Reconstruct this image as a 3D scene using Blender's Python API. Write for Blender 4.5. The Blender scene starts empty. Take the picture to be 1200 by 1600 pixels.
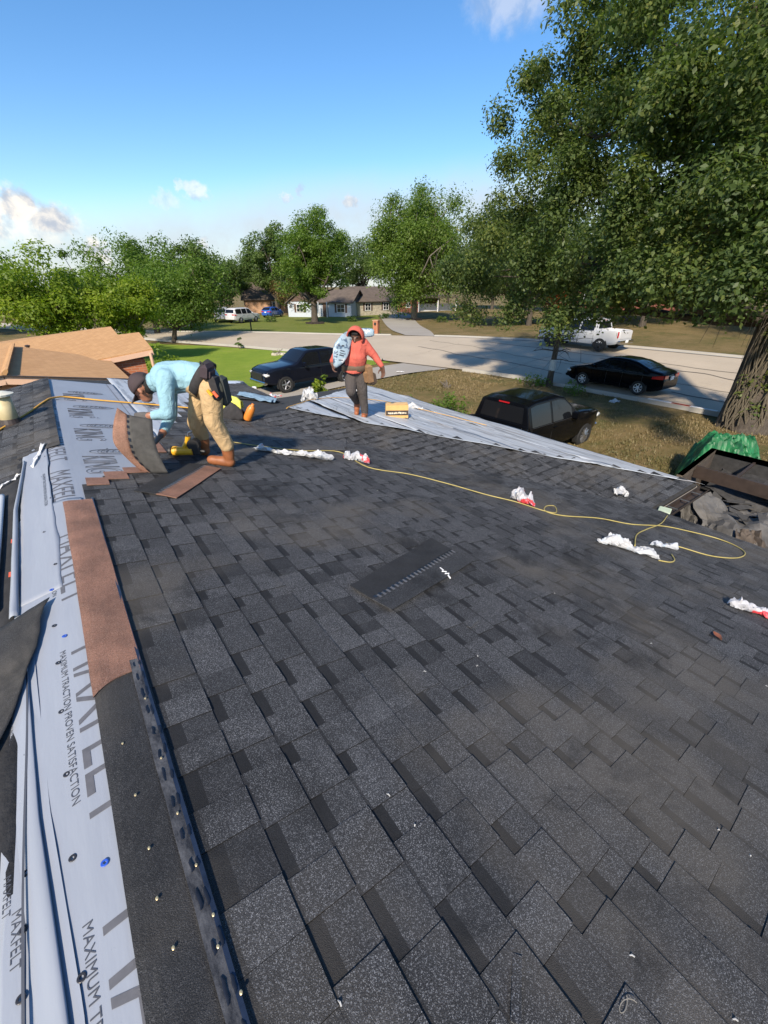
import bpy, math, random
import numpy as np
from mathutils import Vector, Matrix

# ------------------------------------------------------------------ camera, sky, sun, exposure
SC = bpy.context.scene
COL = SC.collection
EYE = np.array([0.0, 0.0, 4.5])
YAW, PITCH, FPX = math.radians(36.67), math.radians(28.32), 655.0
cam_d = bpy.data.cameras.new("camera")
cam = bpy.data.objects.new("camera", cam_d); COL.objects.link(cam)
cam.location = EYE
cam.rotation_euler = (math.pi/2 - PITCH, 0, -YAW)
cam_d.sensor_fit = 'VERTICAL'; cam_d.sensor_height = 24.0
cam_d.lens = FPX/1600*24.0
cam_d.clip_start = 0.05; cam_d.clip_end = 5000
SC.camera = cam

SUN_AZ, SUN_EL = math.radians(50), math.radians(38)      # light travels towards azimuth SUN_AZ (from +Y to +X)
sd = Vector((math.sin(SUN_AZ)*math.cos(SUN_EL), math.cos(SUN_AZ)*math.cos(SUN_EL), -math.sin(SUN_EL)))
sl = bpy.data.lights.new("sun", 'SUN'); sl.energy = 3.3; sl.angle = math.radians(3.0); sl.color = (1, .88, .72)
so = bpy.data.objects.new("sun", sl); COL.objects.link(so)
so.rotation_euler = sd.to_track_quat('-Z', 'Y').to_euler(); so.location = (0, -20, 40)

SC.view_settings.view_transform = 'Standard'; SC.view_settings.look = 'None'
SC.view_settings.exposure = 1.08; SC.view_settings.gamma = 1.0
try: SC.view_settings.use_curve_mapping = False
except Exception: pass
SC.render.engine = 'CYCLES'
try:
    SC.cycles.max_bounces = 6; SC.cycles.transparent_max_bounces = 6
    SC.cycles.caustics_reflective = False; SC.cycles.caustics_refractive = False
except Exception: pass

# camera axes, used to turn measured directions into real positions in the place
_fh = np.array([math.sin(YAW), math.cos(YAW), 0]); CX = np.array([math.cos(YAW), -math.sin(YAW), 0]); _Z = np.array([0, 0, 1.])
CF = _fh*math.cos(PITCH) - _Z*math.sin(PITCH); CU = _fh*math.sin(PITCH) + _Z*math.cos(PITCH)
def ray(px, py):
    d = (px-600)*CX + (800-py)*CU + FPX*CF
    return d/np.linalg.norm(d)
def onplane(px, py, n, d):
    r = ray(px, py); n = np.array(n, float)
    return EYE + r*((d - n@EYE)/(n@r))
def upright(px, py, P0, toward=0.0):                     # point on the vertical plane facing the street corner through P0
    return onplane(px, py, _fh, _fh@np.array(P0, float) - toward)
def project(P):
    P = np.array(P, float) - EYE; z = P@CF
    return 600 + FPX*(P@CX)/z, 800 - FPX*(P@CU)/z, z

def world_sky():
    w = bpy.data.worlds.new("World"); SC.world = w; w.use_nodes = True
    nt = w.node_tree; N = nt.nodes; L = nt.links; N.clear()
    out = N.new('ShaderNodeOutputWorld'); bg = N.new('ShaderNodeBackground'); bg.inputs[1].default_value = 0.093
    sky = N.new('ShaderNodeTexSky'); sky.sky_type = 'NISHITA'; sky.sun_disc = False
    sky.sun_elevation = SUN_EL; sky.sun_rotation = SUN_AZ + math.pi
    sky.air_density = 1.0; sky.dust_density = 0.35; sky.ozone_density = 2.2; sky.altitude = 100
    tc = N.new('ShaderNodeTexCoord')
    def math_(op, a, b=None, c=None):
        m = N.new('ShaderNodeMath'); m.operation = op
        for i, v in enumerate((a, b, c)):
            if v is None: continue
            if isinstance(v, (int, float)): m.inputs[i].default_value = v
            else: L.new(v, m.inputs[i])
        return m.outputs[0]
    def ramp(v, a, b, lo=0, hi=1):
        m = N.new('ShaderNodeMapRange'); m.interpolation_type = 'SMOOTHSTEP'
        L.new(v, m.inputs[0]); m.inputs[1].default_value = a; m.inputs[2].default_value = b
        m.inputs[3].default_value = lo; m.inputs[4].default_value = hi
        return m.outputs[0]
    def noise(scale, detail, dist=0.0, rough=.55, vec=None):
        n = N.new('ShaderNodeTexNoise'); n.inputs['Scale'].default_value = scale; n.inputs['Detail'].default_value = detail
        n.inputs['Roughness'].default_value = rough; n.inputs['Distortion'].default_value = dist
        L.new(vec if vec else tc.outputs['Generated'], n.inputs['Vector']); return n
    def dot(v):
        d = N.new('ShaderNodeVectorMath'); d.operation = 'DOT_PRODUCT'; L.new(tc.outputs['Generated'], d.inputs[0])
        d.inputs[1].default_value = v; return d.outputs['Value']
    fine = noise(26, 8, .3, .6).outputs['Fac']
    warp = noise(60, 5, 0, .6)
    # warped direction, so that the puffs get ragged outlines
    mix = N.new('ShaderNodeVectorMath'); mix.operation = 'MULTIPLY_ADD'
    sub = N.new('ShaderNodeVectorMath'); sub.operation = 'SUBTRACT'; L.new(warp.outputs['Color'], sub.inputs[0]); sub.inputs[1].default_value = (.5, .5, .5)
    L.new(sub.outputs[0], mix.inputs[0]); mix.inputs[1].default_value = (.045, .045, .03); L.new(tc.outputs['Generated'], mix.inputs[2])
    puffs = None; grey = None
    blobs = [(28, 322, 27, 1.1, 1.0), (55, 350, 32, 1.3, .6), (82, 345, 25, 1.6, 1.0), (5, 350, 24, 1.2, .6), (-40, 335, 40, 1.2, .95), (152, 394, 21, 1.0, 1.0), (305, 297, 14, 1.5, .55),
             (283, 290, 8, 1.2, .4), (258, 312, 13, 1.9, .35), (546, 312, 11, 1.4, .75), (470, 298, 8, 1.1, .5), (446, 310, 7, 1.2, .5), (316, 381, 9, 1.4, .6),
             (1340, 330, 40, 1.6, .8), (-330, 300, 70, 1.5, .9), (1600, 250, 60, 1.5, .8), (800, -12, 40, 1.6, .35)]
    for (px, py, r, asp, op) in blobs:
        d = ray(px, py); right = np.cross(d, _Z); right /= np.linalg.norm(right); up = np.cross(right, d)
        a = r/FPX*0.72
        def wd(v):
            q = N.new('ShaderNodeVectorMath'); q.operation = 'DOT_PRODUCT'; L.new(mix.outputs[0], q.inputs[0]); q.inputs[1].default_value = tuple(v); return q.outputs['Value']
        u = math_('DIVIDE', wd(right), a*asp); v = math_('DIVIDE', wd(up), a)
        rr = math_('SQRT', math_('ADD', math_('MULTIPLY', u, u), math_('MULTIPLY', v, v)))
        front = math_('GREATER_THAN', dot(tuple(d)), .5)
        m = math_('MULTIPLY', math_('MULTIPLY', ramp(rr, 1.15, .45), front), op)
        puffs = m if puffs is None else math_('MAXIMUM', puffs, m)
    # thin veil of high cloud low over the street
    a_, b_ = ray(-100, 350), ray(700, 262); n_ = np.cross(a_, b_); n_ /= np.linalg.norm(n_)
    if n_[2] > 0: n_ = -n_
    vn = noise(3.0, 6, .4, .6).outputs['Fac']
    veil = math_('ADD', dot(tuple(n_)), math_('MULTIPLY', math_('SUBTRACT', vn, .5), .05))
    veil = math_('MULTIPLY', ramp(veil, -.03, .06), ramp(fine, .1, .8, .7, .92))
    z = N.new('ShaderNodeSeparateXYZ'); L.new(tc.outputs['Generated'], z.inputs[0])
    m1 = N.new('ShaderNodeMixRGB'); L.new(veil, m1.inputs[0]); hs = N.new('ShaderNodeHueSaturation'); hs.inputs['Saturation'].default_value = 1.26; hs.inputs['Hue'].default_value = .502; L.new(sky.outputs[0], hs.inputs['Color']); L.new(hs.outputs[0], m1.inputs[1]); m1.inputs[2].default_value = (3.5, 3.85, 4.15, 1)
    m2 = N.new('ShaderNodeMixRGB'); L.new(puffs, m2.inputs[0]); L.new(m1.outputs[0], m2.inputs[1])
    cr = N.new('ShaderNodeMixRGB'); L.new(ramp(fine, .35, .6), cr.inputs[0]); cr.inputs[1].default_value = (2.9, 3.2, 3.7, 1); cr.inputs[2].default_value = (6.0, 5.6, 5.0, 1)
    L.new(cr.outputs[0], m2.inputs[2])
    L.new(m2.outputs[0], bg.inputs[0]); L.new(bg.outputs[0], out.inputs[0])
world_sky()

# ------------------------------------------------------------------ helpers
rng = np.random.default_rng(7)
random.seed(7)
def tag(o, label=None, cat=None, group=None, kind=None):
    if label: o["label"] = label
    if cat: o["category"] = cat
    if group: o["group"] = group
    if kind: o["kind"] = kind
    return o
def empty(name, loc=(0, 0, 0), rz=0.0, label=None, cat=None, group=None):
    o = bpy.data.objects.new(name, None); COL.objects.link(o); o.location = loc; o.rotation_euler = (0, 0, rz)
    o.empty_display_size = .2
    return tag(o, label, cat, group)
def link(name, me, parent=None):
    o = bpy.data.objects.new(name, me); COL.objects.link(o)
    if parent is not None: o.parent = parent
    return o
def rot_to(d):                                           # matrix whose z axis is d
    d = Vector(d).normalized(); return d.to_track_quat('Z', 'Y').to_matrix()

class MB:
    def __init__(s): s.v = []; s.f = []; s.m = []; s.t = []; s.cm = 0; s.ct = .5
    def add(s, vs, fs):
        b = len(s.v); s.v.extend([tuple(map(float, p)) for p in vs]); s.t.extend([s.ct]*len(vs))
        for f in fs: s.f.append(tuple(b+i for i in f)); s.m.append(s.cm)
        return s
    def box(s, c, size, R=None):
        x, y, z = [k/2 for k in size]
        P = [(-x,-y,-z),(x,-y,-z),(x,y,-z),(-x,y,-z),(-x,-y,z),(x,-y,z),(x,y,z),(-x,y,z)]
        if R is not None: P = [R @ Vector(p) for p in P]
        return s.add([(c[0]+p[0], c[1]+p[1], c[2]+p[2]) for p in P],
                     [(0,3,2,1),(4,5,6,7),(0,1,5,4),(1,2,6,5),(2,3,7,6),(3,0,4,7)])
    def bbox(s, c, size, b=.01, R=None):                 # bevelled box
        hx, hy, hz = [k/2 for k in size]; b = min(b, hx*.9, hy*.9, hz*.9); P = []
        for z, i in ((-hz, b), (-hz+b, 0), (hz-b, 0), (hz, b)):
            for sx, sy in ((-1,-1),(1,-1),(1,1),(-1,1)):
                P.append((sx*(hx-i), sy*(hy-i), z))
        if R is not None: P = [R @ Vector(p) for p in P]
        F = [(0,3,2,1), (12,13,14,15)]
        for k in range(3):
            for i in range(4):
                j = (i+1) % 4; F.append((k*4+i, k*4+j, k*4+4+j, k*4+4+i))
        return s.add([(c[0]+p[0], c[1]+p[1], c[2]+p[2]) for p in P], F)
    def beam(s, a, b, w, h):                             # box from a to b
        a, b = Vector(a), Vector(b); d = b-a; L = d.length; d.normalize()
        up = Vector((0,0,1)) if abs(d.z) < .95 else Vector((0,1,0))
        x = d.cross(up).normalized(); z = x.cross(d)
        R = Matrix((x, d, z)).transposed()
        return s.box((a+b)/2, (w, L, h), R)
    def prism(s, poly, z0, z1):                          # polygon in xy extruded
        n = len(poly); P = [(p[0], p[1], z0) for p in poly] + [(p[0], p[1], z1) for p in poly]
        F = [tuple(reversed(range(n))), tuple(range(n, 2*n))] + [(i, (i+1) % n, n+(i+1) % n, n+i) for i in range(n)]
        return s.add(P, F)
    def slab(s, poly3, th):                              # polygon in space given thickness along its normal (downwards)
        p = [Vector(q) for q in poly3]; nrm = Vector((0,0,0))
        for i in range(len(p)): nrm += p[i].cross(p[(i+1) % len(p)])
        nrm.normalize()
        if nrm.z < 0: p.reverse(); nrm = -nrm
        n = len(p); Q = [a - nrm*th for a in p]
        return s.add(p+Q, [tuple(range(n)), tuple(reversed(range(n, 2*n)))] + [(i, n+i, n+(i+1) % n, (i+1) % n) for i in range(n)])
    def tube(s, pts, rad, n=8, cap=True, flat=1.0):
        pts = [Vector(p) for p in pts]; m = len(pts)
        if isinstance(rad, (int, float)): rad = [rad]*m
        V = []; ref = None
        for i, p in enumerate(pts):
            d = (pts[min(i+1, m-1)] - pts[max(i-1, 0)])
            d = d.normalized() if d.length > 1e-9 else Vector((0,0,1))
            if ref is None:
                ref = d.orthogonal().normalized()
            ref = (ref - d*ref.dot(d))
            ref = ref.normalized() if ref.length > 1e-6 else d.orthogonal().normalized()
            q = d.cross(ref)
            for k in range(n):
                a = 2*math.pi*k/n; V.append(p + ref*(math.cos(a)*rad[i]) + q*(math.sin(a)*rad[i]*flat))
        F = [(i*n+k, i*n+(k+1) % n, (i+1)*n+(k+1) % n, (i+1)*n+k) for i in range(m-1) for k in range(n)]
        if cap: F += [tuple(reversed(range(n))), tuple((m-1)*n+k for k in range(n))]
        return s.add(V, F)
    def lathe(s, prof, c=(0,0,0), R=None, n=20, ring=False):         # prof: (radius, height) about z
        V = []
        for r, z in prof:
            for k in range(n):
                a = 2*math.pi*k/n; p = Vector((r*math.cos(a), r*math.sin(a), z))
                if R is not None: p = R @ p
                V.append((c[0]+p[0], c[1]+p[1], c[2]+p[2]))
        m = len(prof)
        F = [(i*n+k, i*n+(k+1) % n, (i+1)*n+(k+1) % n, (i+1)*n+k) for i in range(m-1) for k in range(n)]
        if ring: F += [((m-1)*n+k, (m-1)*n+(k+1) % n, (k+1) % n, k) for k in range(n)]
        else: F += [tuple(reversed(range(n))), tuple((m-1)*n+k for k in range(n))]
        return s.add(V, F)
    def ball(s, c, r, n=10, m=7, R=None):
        if isinstance(r, (int, float)): r = (r, r, r)
        V = []
        for i in range(m+1):
            th = math.pi*i/m
            for k in range(n):
                a = 2*math.pi*k/n; p = Vector((r[0]*math.sin(th)*math.cos(a), r[1]*math.sin(th)*math.sin(a), r[2]*math.cos(th)))
                if R is not None: p = R @ p
                V.append((c[0]+p[0], c[1]+p[1], c[2]+p[2]))
        return s.add(V, [(i*n+k, (i+1)*n+k, (i+1)*n+(k+1) % n, i*n+(k+1) % n) for i in range(m) for k in range(n)])
    def grid(s, fn, nu, nv, thick=0):
        V = [fn(i/nu, j/nv) for i in range(nu+1) for j in range(nv+1)]
        return s.add(V, [(i*(nv+1)+j, (i+1)*(nv+1)+j, (i+1)*(nv+1)+j+1, i*(nv+1)+j+1) for i in range(nu) for j in range(nv)])
    def mesh(s, name, mats, smooth=False):
        me = bpy.data.meshes.new(name); me.from_pydata(s.v, [], s.f)
        if not isinstance(mats, (list, tuple)): mats = [mats]
        for m in mats: me.materials.append(m)
        if len(mats) > 1: me.polygons.foreach_set('material_index', s.m)
        at = me.attributes.new('tone', 'FLOAT', 'POINT'); at.data.foreach_set('value', s.t)
        if smooth: me.polygons.foreach_set('use_smooth', [True]*len(s.f))
        me.update(); return me
    def build(s, name, mats, parent=None, smooth=False, thick=0, loc=None):
        o = link(name, s.mesh(name, mats, smooth), parent)
        if loc is not None: o.location = loc
        if thick:
            md = o.modifiers.new('thickness', 'SOLIDIFY'); md.thickness = thick; md.offset = 0
        return o
def copy_tree(o, parent=None):
    c = o.copy(); COL.objects.link(c); c.parent = parent
    for ch in [k for k in bpy.data.objects if k.parent == o]: copy_tree(ch, c)
    return c

# smooth value noise for shaping meshes
_P = rng.random((32, 32, 32))
def vn(x, y, z=0.0):
    xi, yi, zi = math.floor(x), math.floor(y), math.floor(z); fx, fy, fz = x-xi, y-yi, z-zi
    fx, fy, fz = fx*fx*(3-2*fx), fy*fy*(3-2*fy), fz*fz*(3-2*fz); r = 0
    for dx in (0, 1):
        for dy in (0, 1):
            for dz in (0, 1):
                r += _P[(xi+dx) % 32, (yi+dy) % 32, (zi+dz) % 32]*(fx if dx else 1-fx)*(fy if dy else 1-fy)*(fz if dz else 1-fz)
    return r*2-1
def fbm(x, y, z=0.0, o=4):
    s, a = 0, 1
    for i in range(o): s += a*vn(x, y, z+i*7.3); x *= 2.03; y *= 2.03; z *= 2.03; a *= .5
    return s
def ss(a, b, v):
    u = min(1, max(0, (v-a)/(b-a))); return u*u*(3-2*u)

# ------------------------------------------------------------------ materials
def M(name): 
    m = bpy.data.materials.new(name); m.use_nodes = True
    nt = m.node_tree; b = nt.nodes['Principled BSDF']; return m, nt, b
class NB:                                                # small node helper
    def __init__(s, nt): s.nt = nt; s.pos = None
    def n(s, t, **k):
        q = s.nt.nodes.new(t)
        for a, v in k.items(): setattr(q, a, v)
        return q
    def l(s, a, b): s.nt.links.new(a, b)
    def P(s):
        if s.pos is None: s.pos = s.n('ShaderNodeNewGeometry').outputs['Position']
        return s.pos
    def obj(s): return s.n('ShaderNodeTexCoord').outputs['Object']
    def map(s, vec, scale=(1,1,1), rot=(0,0,0)):
        q = s.n('ShaderNodeMapping'); s.l(vec, q.inputs[0]); q.inputs['Scale'].default_value = scale; q.inputs['Rotation'].default_value = rot; return q.outputs[0]
    def noise(s, scale, detail=3, rough=.55, vec=None, dist=0):
        q = s.n('ShaderNodeTexNoise'); s.l(vec if vec is not None else s.P(), q.inputs['Vector'])
        q.inputs['Scale'].default_value = scale; q.inputs['Detail'].default_value = detail; q.inputs['Roughness'].default_value = rough; q.inputs['Distortion'].default_value = dist
        return q.outputs['Fac']
    def vor(s, scale, vec=None, feat='F1', out='Distance'):
        q = s.n('ShaderNodeTexVoronoi', feature=feat); s.l(vec if vec is not None else s.P(), q.inputs['Vector']); q.inputs['Scale'].default_value = scale; return q.outputs[out]
    def ramp(s, v, a, b, lo=0., hi=1.):
        q = s.n('ShaderNodeMapRange'); s.l(v, q.inputs[0])
        for i, k in enumerate((a, b, lo, hi)): q.inputs[1+i].default_value = k
        return q.outputs[0]
    def m(s, op, a, b=0.):
        q = s.n('ShaderNodeMath', operation=op)
        for i, v in enumerate((a, b)):
            if isinstance(v, (int, float)): q.inputs[i].default_value = v
            else: s.l(v, q.inputs[i])
        return q.outputs[0]
    def mix(s, f, a, b, mode='MIX'):
        q = s.n('ShaderNodeMixRGB', blend_type=mode)
        for i, v in enumerate((f, a, b)):
            if isinstance(v, (int, float)): q.inputs[i].default_value = v if i == 0 else (v, v, v, 1)
            elif isinstance(v, tuple): q.inputs[i].default_value = (*v, 1)[:4]
            else: s.l(v, q.inputs[i])
        return q.outputs[0]
    def bump(s, h, strength, dist, b):
        q = s.n('ShaderNodeBump'); q.inputs['Strength'].default_value = strength; q.inputs['Distance'].default_value = dist
        s.l(h, q.inputs['Height']); s.l(q.outputs[0], b.inputs['Normal'])
def plain(name, col, rough=.6, metal=0., var=.12, vs=8., bump=0., spec=.5, coat=0.):
    m, nt, b = M(name); k = NB(nt)
    n = k.noise(vs, 5, .6)
    f = k.ramp(n, .3, .7)
    c = k.mix(f, tuple(x*(1-var) for x in col), tuple(min(1, x*(1+var)) for x in col))
    k.l(c, b.inputs['Base Color']); b.inputs['Roughness'].default_value = rough; b.inputs['Metallic'].default_value = metal
    b.inputs['Specular IOR Level'].default_value = spec
    if coat: b.inputs['Coat Weight'].default_value = coat; b.inputs['Coat Roughness'].default_value = .04
    if bump: k.bump(k.noise(vs*6, 4), .6, bump, b)
    return m
def shingle_mat(name, dark, light, speck, speckamt=1.0, dust_and_sun=True):
    m, nt, b = M(name); k = NB(nt)
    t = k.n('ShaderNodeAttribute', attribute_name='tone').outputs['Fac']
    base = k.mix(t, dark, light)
    g = k.noise(430, 2, .6)                              # granules
    base = k.mix(k.ramp(g, .30, .75), base, k.mix(1, base, 1.5, 'MULTIPLY'))
    g2 = k.vor(520, out='Color')
    blot = k.noise(5.5, 5, .65); base = k.mix(k.ramp(blot, .35, .65, 0, 1), k.mix(1, base, .72, 'MULTIPLY'), k.mix(1, base, 1.22, 'MULTIPLY'))
    sp = k.n('ShaderNodeSeparateColor'); k.l(g2, sp.inputs[0])
    amt = k.m('MULTIPLY', k.ramp(sp.outputs[0], .68, 1.0, 0, 1), k.ramp(t, .12, .7, .05*speckamt, .9*speckamt))
    base = k.mix(amt, base, speck)
    blk = k.ramp(sp.outputs[1], .78, .8); base = k.mix(k.m('MULTIPLY', blk, .55), base, tuple(x*.35 for x in dark))
    if dust_and_sun:
        d = k.ramp(k.noise(.9, 4, .6), .50, .66, 0, .50); base = k.mix(d, base, (.118, .103, .082))  # warm blotches: dust, and sun patches put into the colour
        d2 = k.ramp(k.noise(1.7, 5, .7, dist=.6), .54, .68, 0, .70); base = k.mix(d2, base, tuple(x*.55 for x in dark))
        d3 = k.ramp(k.noise(9, 4, .7), .66, .74, 0, .25); base = k.mix(d3, base, (.02, .02, .022))
        sc = k.ramp(k.noise(3.2, 6, .75, vec=k.map(k.P(), (1, .35, 1), (0, 0, .5))), .63, .72, 0, .30); base = k.mix(sc, base, (.10, .10, .10))
    k.l(base, b.inputs['Base Color']); b.inputs['Roughness'].default_value = .78; b.inputs['Specular IOR Level'].default_value = .45
    k.bump(g, .7, .0028, b)
    return m
def leaf_mat(name, a, b_, c, trans=.35):
    m, nt, b = M(name); k = NB(nt)
    t = k.n('ShaderNodeAttribute', attribute_name='tone').outputs['Fac']
    r = k.n('ShaderNodeValToRGB'); k.l(t, r.inputs[0])
    r.color_ramp.elements[0].color = (*a, 1); r.color_ramp.elements[1].color = (*c, 1)
    e = r.color_ramp.elements.new(.5); e.color = (*b_, 1)
    k.l(r.outputs[0], b.inputs['Base Color']); b.inputs['Roughness'].default_value = .5; b.inputs['Specular IOR Level'].default_value = .35
    tr = k.n('ShaderNodeBsdfTranslucent'); k.l(k.mix(1, r.outputs[0], (1.35, 1.5, .7), 'MULTIPLY'), tr.inputs[0])
    mx = k.n('ShaderNodeMixShader'); mx.inputs[0].default_value = trans
    k.l(b.outputs[0], mx.inputs[1]); k.l(tr.outputs[0], mx.inputs[2]); k.l(mx.outputs[0], nt.nodes['Material Output'].inputs[0])
    return m
def bark_mat(name, a, b_, sc=6):
    m, nt, b = M(name); k = NB(nt)
    n = k.noise(sc, 6, .7, vec=k.map(k.P(), (2.2, 2.2, .35)))
    k.l(k.mix(k.ramp(n, .3, .7), a, b_), b.inputs['Base Color']); b.inputs['Roughness'].default_value = .9
    k.bump(n, 1, .05, b); return m
def brick_mat(name, c1, c2, mortar, sc=1.0, axis='x'):
    m, nt, b = M(name); k = NB(nt)
    q = k.n('ShaderNodeTexBrick'); s = k.n('ShaderNodeSeparateXYZ'); k.l(k.P(), s.inputs[0])
    cb = k.n('ShaderNodeCombineXYZ'); k.l(k.m('ADD', s.outputs[0], s.outputs[1]), cb.inputs[0]); k.l(s.outputs[2], cb.inputs[1]); k.l(cb.outputs[0], q.inputs['Vector'])
    q.inputs['Scale'].default_value = sc; q.inputs['Brick Width'].default_value = .22; q.inputs['Row Height'].default_value = .078; q.inputs['Mortar Size'].default_value = .008
    q.inputs['Color1'].default_value = (*c1, 1); q.inputs['Color2'].default_value = (*c2, 1); q.inputs['Mortar'].default_value = (*mortar, 1)
    n = k.noise(3, 4); k.l(k.mix(k.ramp(n, .3, .7, 0, .35), q.outputs[0], tuple(x*.6 for x in c1)), b.inputs['Base Color'])
    b.inputs['Roughness'].default_value = .85; k.bump(q.outputs['Fac'], -.6, .01, b); return m
def grass_mat(name, cols, sc=.35):
    m, nt, b = M(name); k = NB(nt)
    n1 = k.noise(sc, 6, .65); n2 = k.noise(sc*7, 5, .7); n3 = k.noise(38, 3, .7)
    f = k.m('ADD', k.m('MULTIPLY', n1, .62), k.m('MULTIPLY', n2, .38))
    r = k.n('ShaderNodeValToRGB'); k.l(f, r.inputs[0]); el = r.color_ramp.elements
    el[0].position = .34; el[0].color = (*cols[0], 1); el[1].position = .66; el[1].color = (*cols[-1], 1)
    for i, c in enumerate(cols[1:-1]):
        e = el.new(.34 + .32*(i+1)/(len(cols)-1)); e.color = (*c, 1)
    col = k.mix(k.ramp(n3, .3, .7, 0, 1), k.mix(1, r.outputs[0], .62, 'MULTIPLY'), k.mix(1, r.outputs[0], 1.3, 'MULTIPLY'))
    k.l(col, b.inputs['Base Color']); b.inputs['Roughness'].default_value = .95; b.inputs['Specular IOR Level'].default_value = .15
    k.bump(n3, 1, .05, b); return m
def road_mat(name, c, dark=.8):
    m, nt, b = M(name); k = NB(nt)
    n1 = k.noise(.25, 5, .6); n2 = k.noise(60, 2, .6); n3 = k.noise(1.3, 5, .7)
    col = k.mix(k.ramp(n1, .3, .7), tuple(x*dark for x in c), c)
    col = k.mix(k.ramp(n2, .3, .7, 0, .35), col, tuple(min(1, x*1.35) for x in c))
    col = k.mix(k.ramp(n3, .6, .72, 0, .35), col, tuple(x*.5 for x in c))
    k.l(col, b.inputs['Base Color']); b.inputs['Roughness'].default_value = .88; k.bump(n2, .5, .01, b); return m
def paper_mat(name, c, stain=.35, streak=False):
    m, nt, b = M(name); k = NB(nt)
    n = k.noise(5, 5, .6); n2 = k.noise(40, 4, .75); n3 = k.noise(1.8, 3)
    col = k.mix(k.ramp(n3, .3, .7), tuple(x*.93 for x in c), c)
    col = k.mix(k.ramp(n2, .68, .76, 0, stain), col, (.12, .12, .13))
    col = k.mix(k.ramp(n, .6, .75, 0, stain*.4), col, (.3, .27, .24))
    if streak:
        s1 = k.noise(2.2, 5, .65, vec=k.map(k.P(), (5, .45, 1), (0, 0, .03))); col = k.mix(k.ramp(s1, .54, .58, 0, .6), col, (.13, .135, .145))
        s2 = k.noise(3.1, 4, .6, vec=k.map(k.P(), (3, .3, 1), (0, 0, -.05))); col = k.mix(k.ramp(s2, .56, .62, 0, .5), col, (.30, .26, .23))
        s3 = k.noise(1.1, 3, .5, vec=k.map(k.P(), (2, .5, 1))); col = k.mix(k.ramp(s3, .45, .7, 0, .45), col, (.34, .38, .43))
    k.l(col, b.inputs['Base Color']); b.inputs['Roughness'].default_value = .5; b.inputs['Specular IOR Level'].default_value = .4
    k.bump(k.noise(3, 4, .5, vec=k.map(k.P(), (4, .8, 4))), .35, .012, b); return m
def print_mat(name, base, prints, sc=14):                # crumpled plastic wrap with patches of printed colour
    m, nt, b = M(name); k = NB(nt)
    v = k.obj(); col = base
    for i, (c, th, s, st) in enumerate(prints):
        n = k.noise(sc*s, 2, .5, vec=k.map(v, (1, 1.0+.5*i, 1.3), (i*1.1, i*.7, .3*i)))
        col = k.mix(k.ramp(n, th, th+.02, 0, st), col, c)
    k.l(col, b.inputs['Base Color']) if not isinstance(col, tuple) else None
    b.inputs['Roughness'].default_value = .32; b.inputs['Specular IOR Level'].default_value = .5
    k.bump(k.noise(sc*2.5, 4, .6, vec=v), .7, .01, b); return m

MT = {}
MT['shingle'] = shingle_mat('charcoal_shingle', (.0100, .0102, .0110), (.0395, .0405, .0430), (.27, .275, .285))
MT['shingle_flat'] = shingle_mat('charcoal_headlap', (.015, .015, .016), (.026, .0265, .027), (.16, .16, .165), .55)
MT['brown_grit'] = shingle_mat('brown_headlap', (.17, .085, .055), (.23, .115, .075), (.42, .29, .22), .9, False)
MT['tan_roof'] = None
MT['shingle_back'] = plain('shingle_back', (.06, .057, .052), .85, var=.25, vs=20)
MT['tar'] = plain('sealant_tar', (.010, .012, .018), .35, var=.3, vs=30)
MT['navy'] = plain('navy_sealant_film', (.020, .030, .055), .35, var=.35, vs=25)
def tape_mat():
    m, nt, b = M('scuffed_tape'); k = NB(nt); n = k.noise(28, 6, .75, vec=k.map(k.P(), (1, .45, 1))); n2 = k.noise(120, 3, .7)
    c = k.mix(k.ramp(n, .38, .62), (.020, .021, .025), (.115, .115, .118)); c = k.mix(k.ramp(n2, .55, .7, 0, .5), c, (.05, .05, .055))
    k.l(c, b.inputs['Base Color']); b.inputs['Roughness'].default_value = .7; k.bump(n2, .4, .002, b); return m
MT['tape'] = tape_mat()
MT['sealwhite'] = plain('chip_white', (.40, .40, .39), .6)
MT['sealgrey'] = plain('release_tape', (.12, .12, .125), .55, var=.3, vs=40)
MT['paper'] = paper_mat('grey_underlayment', (.285, .31, .355))
MT['paper_w'] = paper_mat('white_underlayment', (.46, .49, .52), .6, True)
MT['ink'] = plain('grey_ink', (.105, .105, .115), .6, var=.15, vs=30)
MT['ink_d'] = plain('dark_ink', (.06, .065, .08), .6, var=.1)
MT['felt'] = plain('black_felt', (.030, .029, .028), .85, var=.35, vs=12, bump=.004)
MT['felt_g'] = plain('weathered_felt', (.10, .095, .088), .85, var=.45, vs=3.5, bump=.01)
MT['wood'] = plain('pale_lumber', (.42, .33, .20), .75, var=.2, vs=10)
MT['plank'] = plain('weathered_plank', (.075, .058, .044), .8, var=.4, vs=6, bump=.004)
MT['gutter'] = plain('brown_gutter_metal', (.045, .032, .025), .45, var=.25, vs=8)
MT['fascia'] = plain('fascia_paint', (.30, .27, .23), .6)
MT['steel'] = plain('steel', (.45, .45, .46), .35, .9)
MT['black_plastic'] = plain('black_plastic', (.018, .018, .019), .5)
MT['black_cloth'] = plain('black_cloth', (.026, .024, .025), .85, var=.3, vs=30)
MT['rubber'] = plain('tyre_rubber', (.016, .016, .016), .8, var=.2, vs=20)
MT['alloy'] = plain('alloy_rim', (.50, .50, .51), .3, .8)
MT['paint_black'] = plain('black_car_paint', (.003, .0035, .005), .12, 0, .1, 3, spec=.13)
MT['paint_navy'] = plain('black_navy_car_paint', (.006, .008, .015), .10, 0, .1, 3, spec=.2)
MT['paint_white'] = plain('white_car_paint', (.56, .56, .57), .25, 0, .04, 2, coat=.4)
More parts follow.
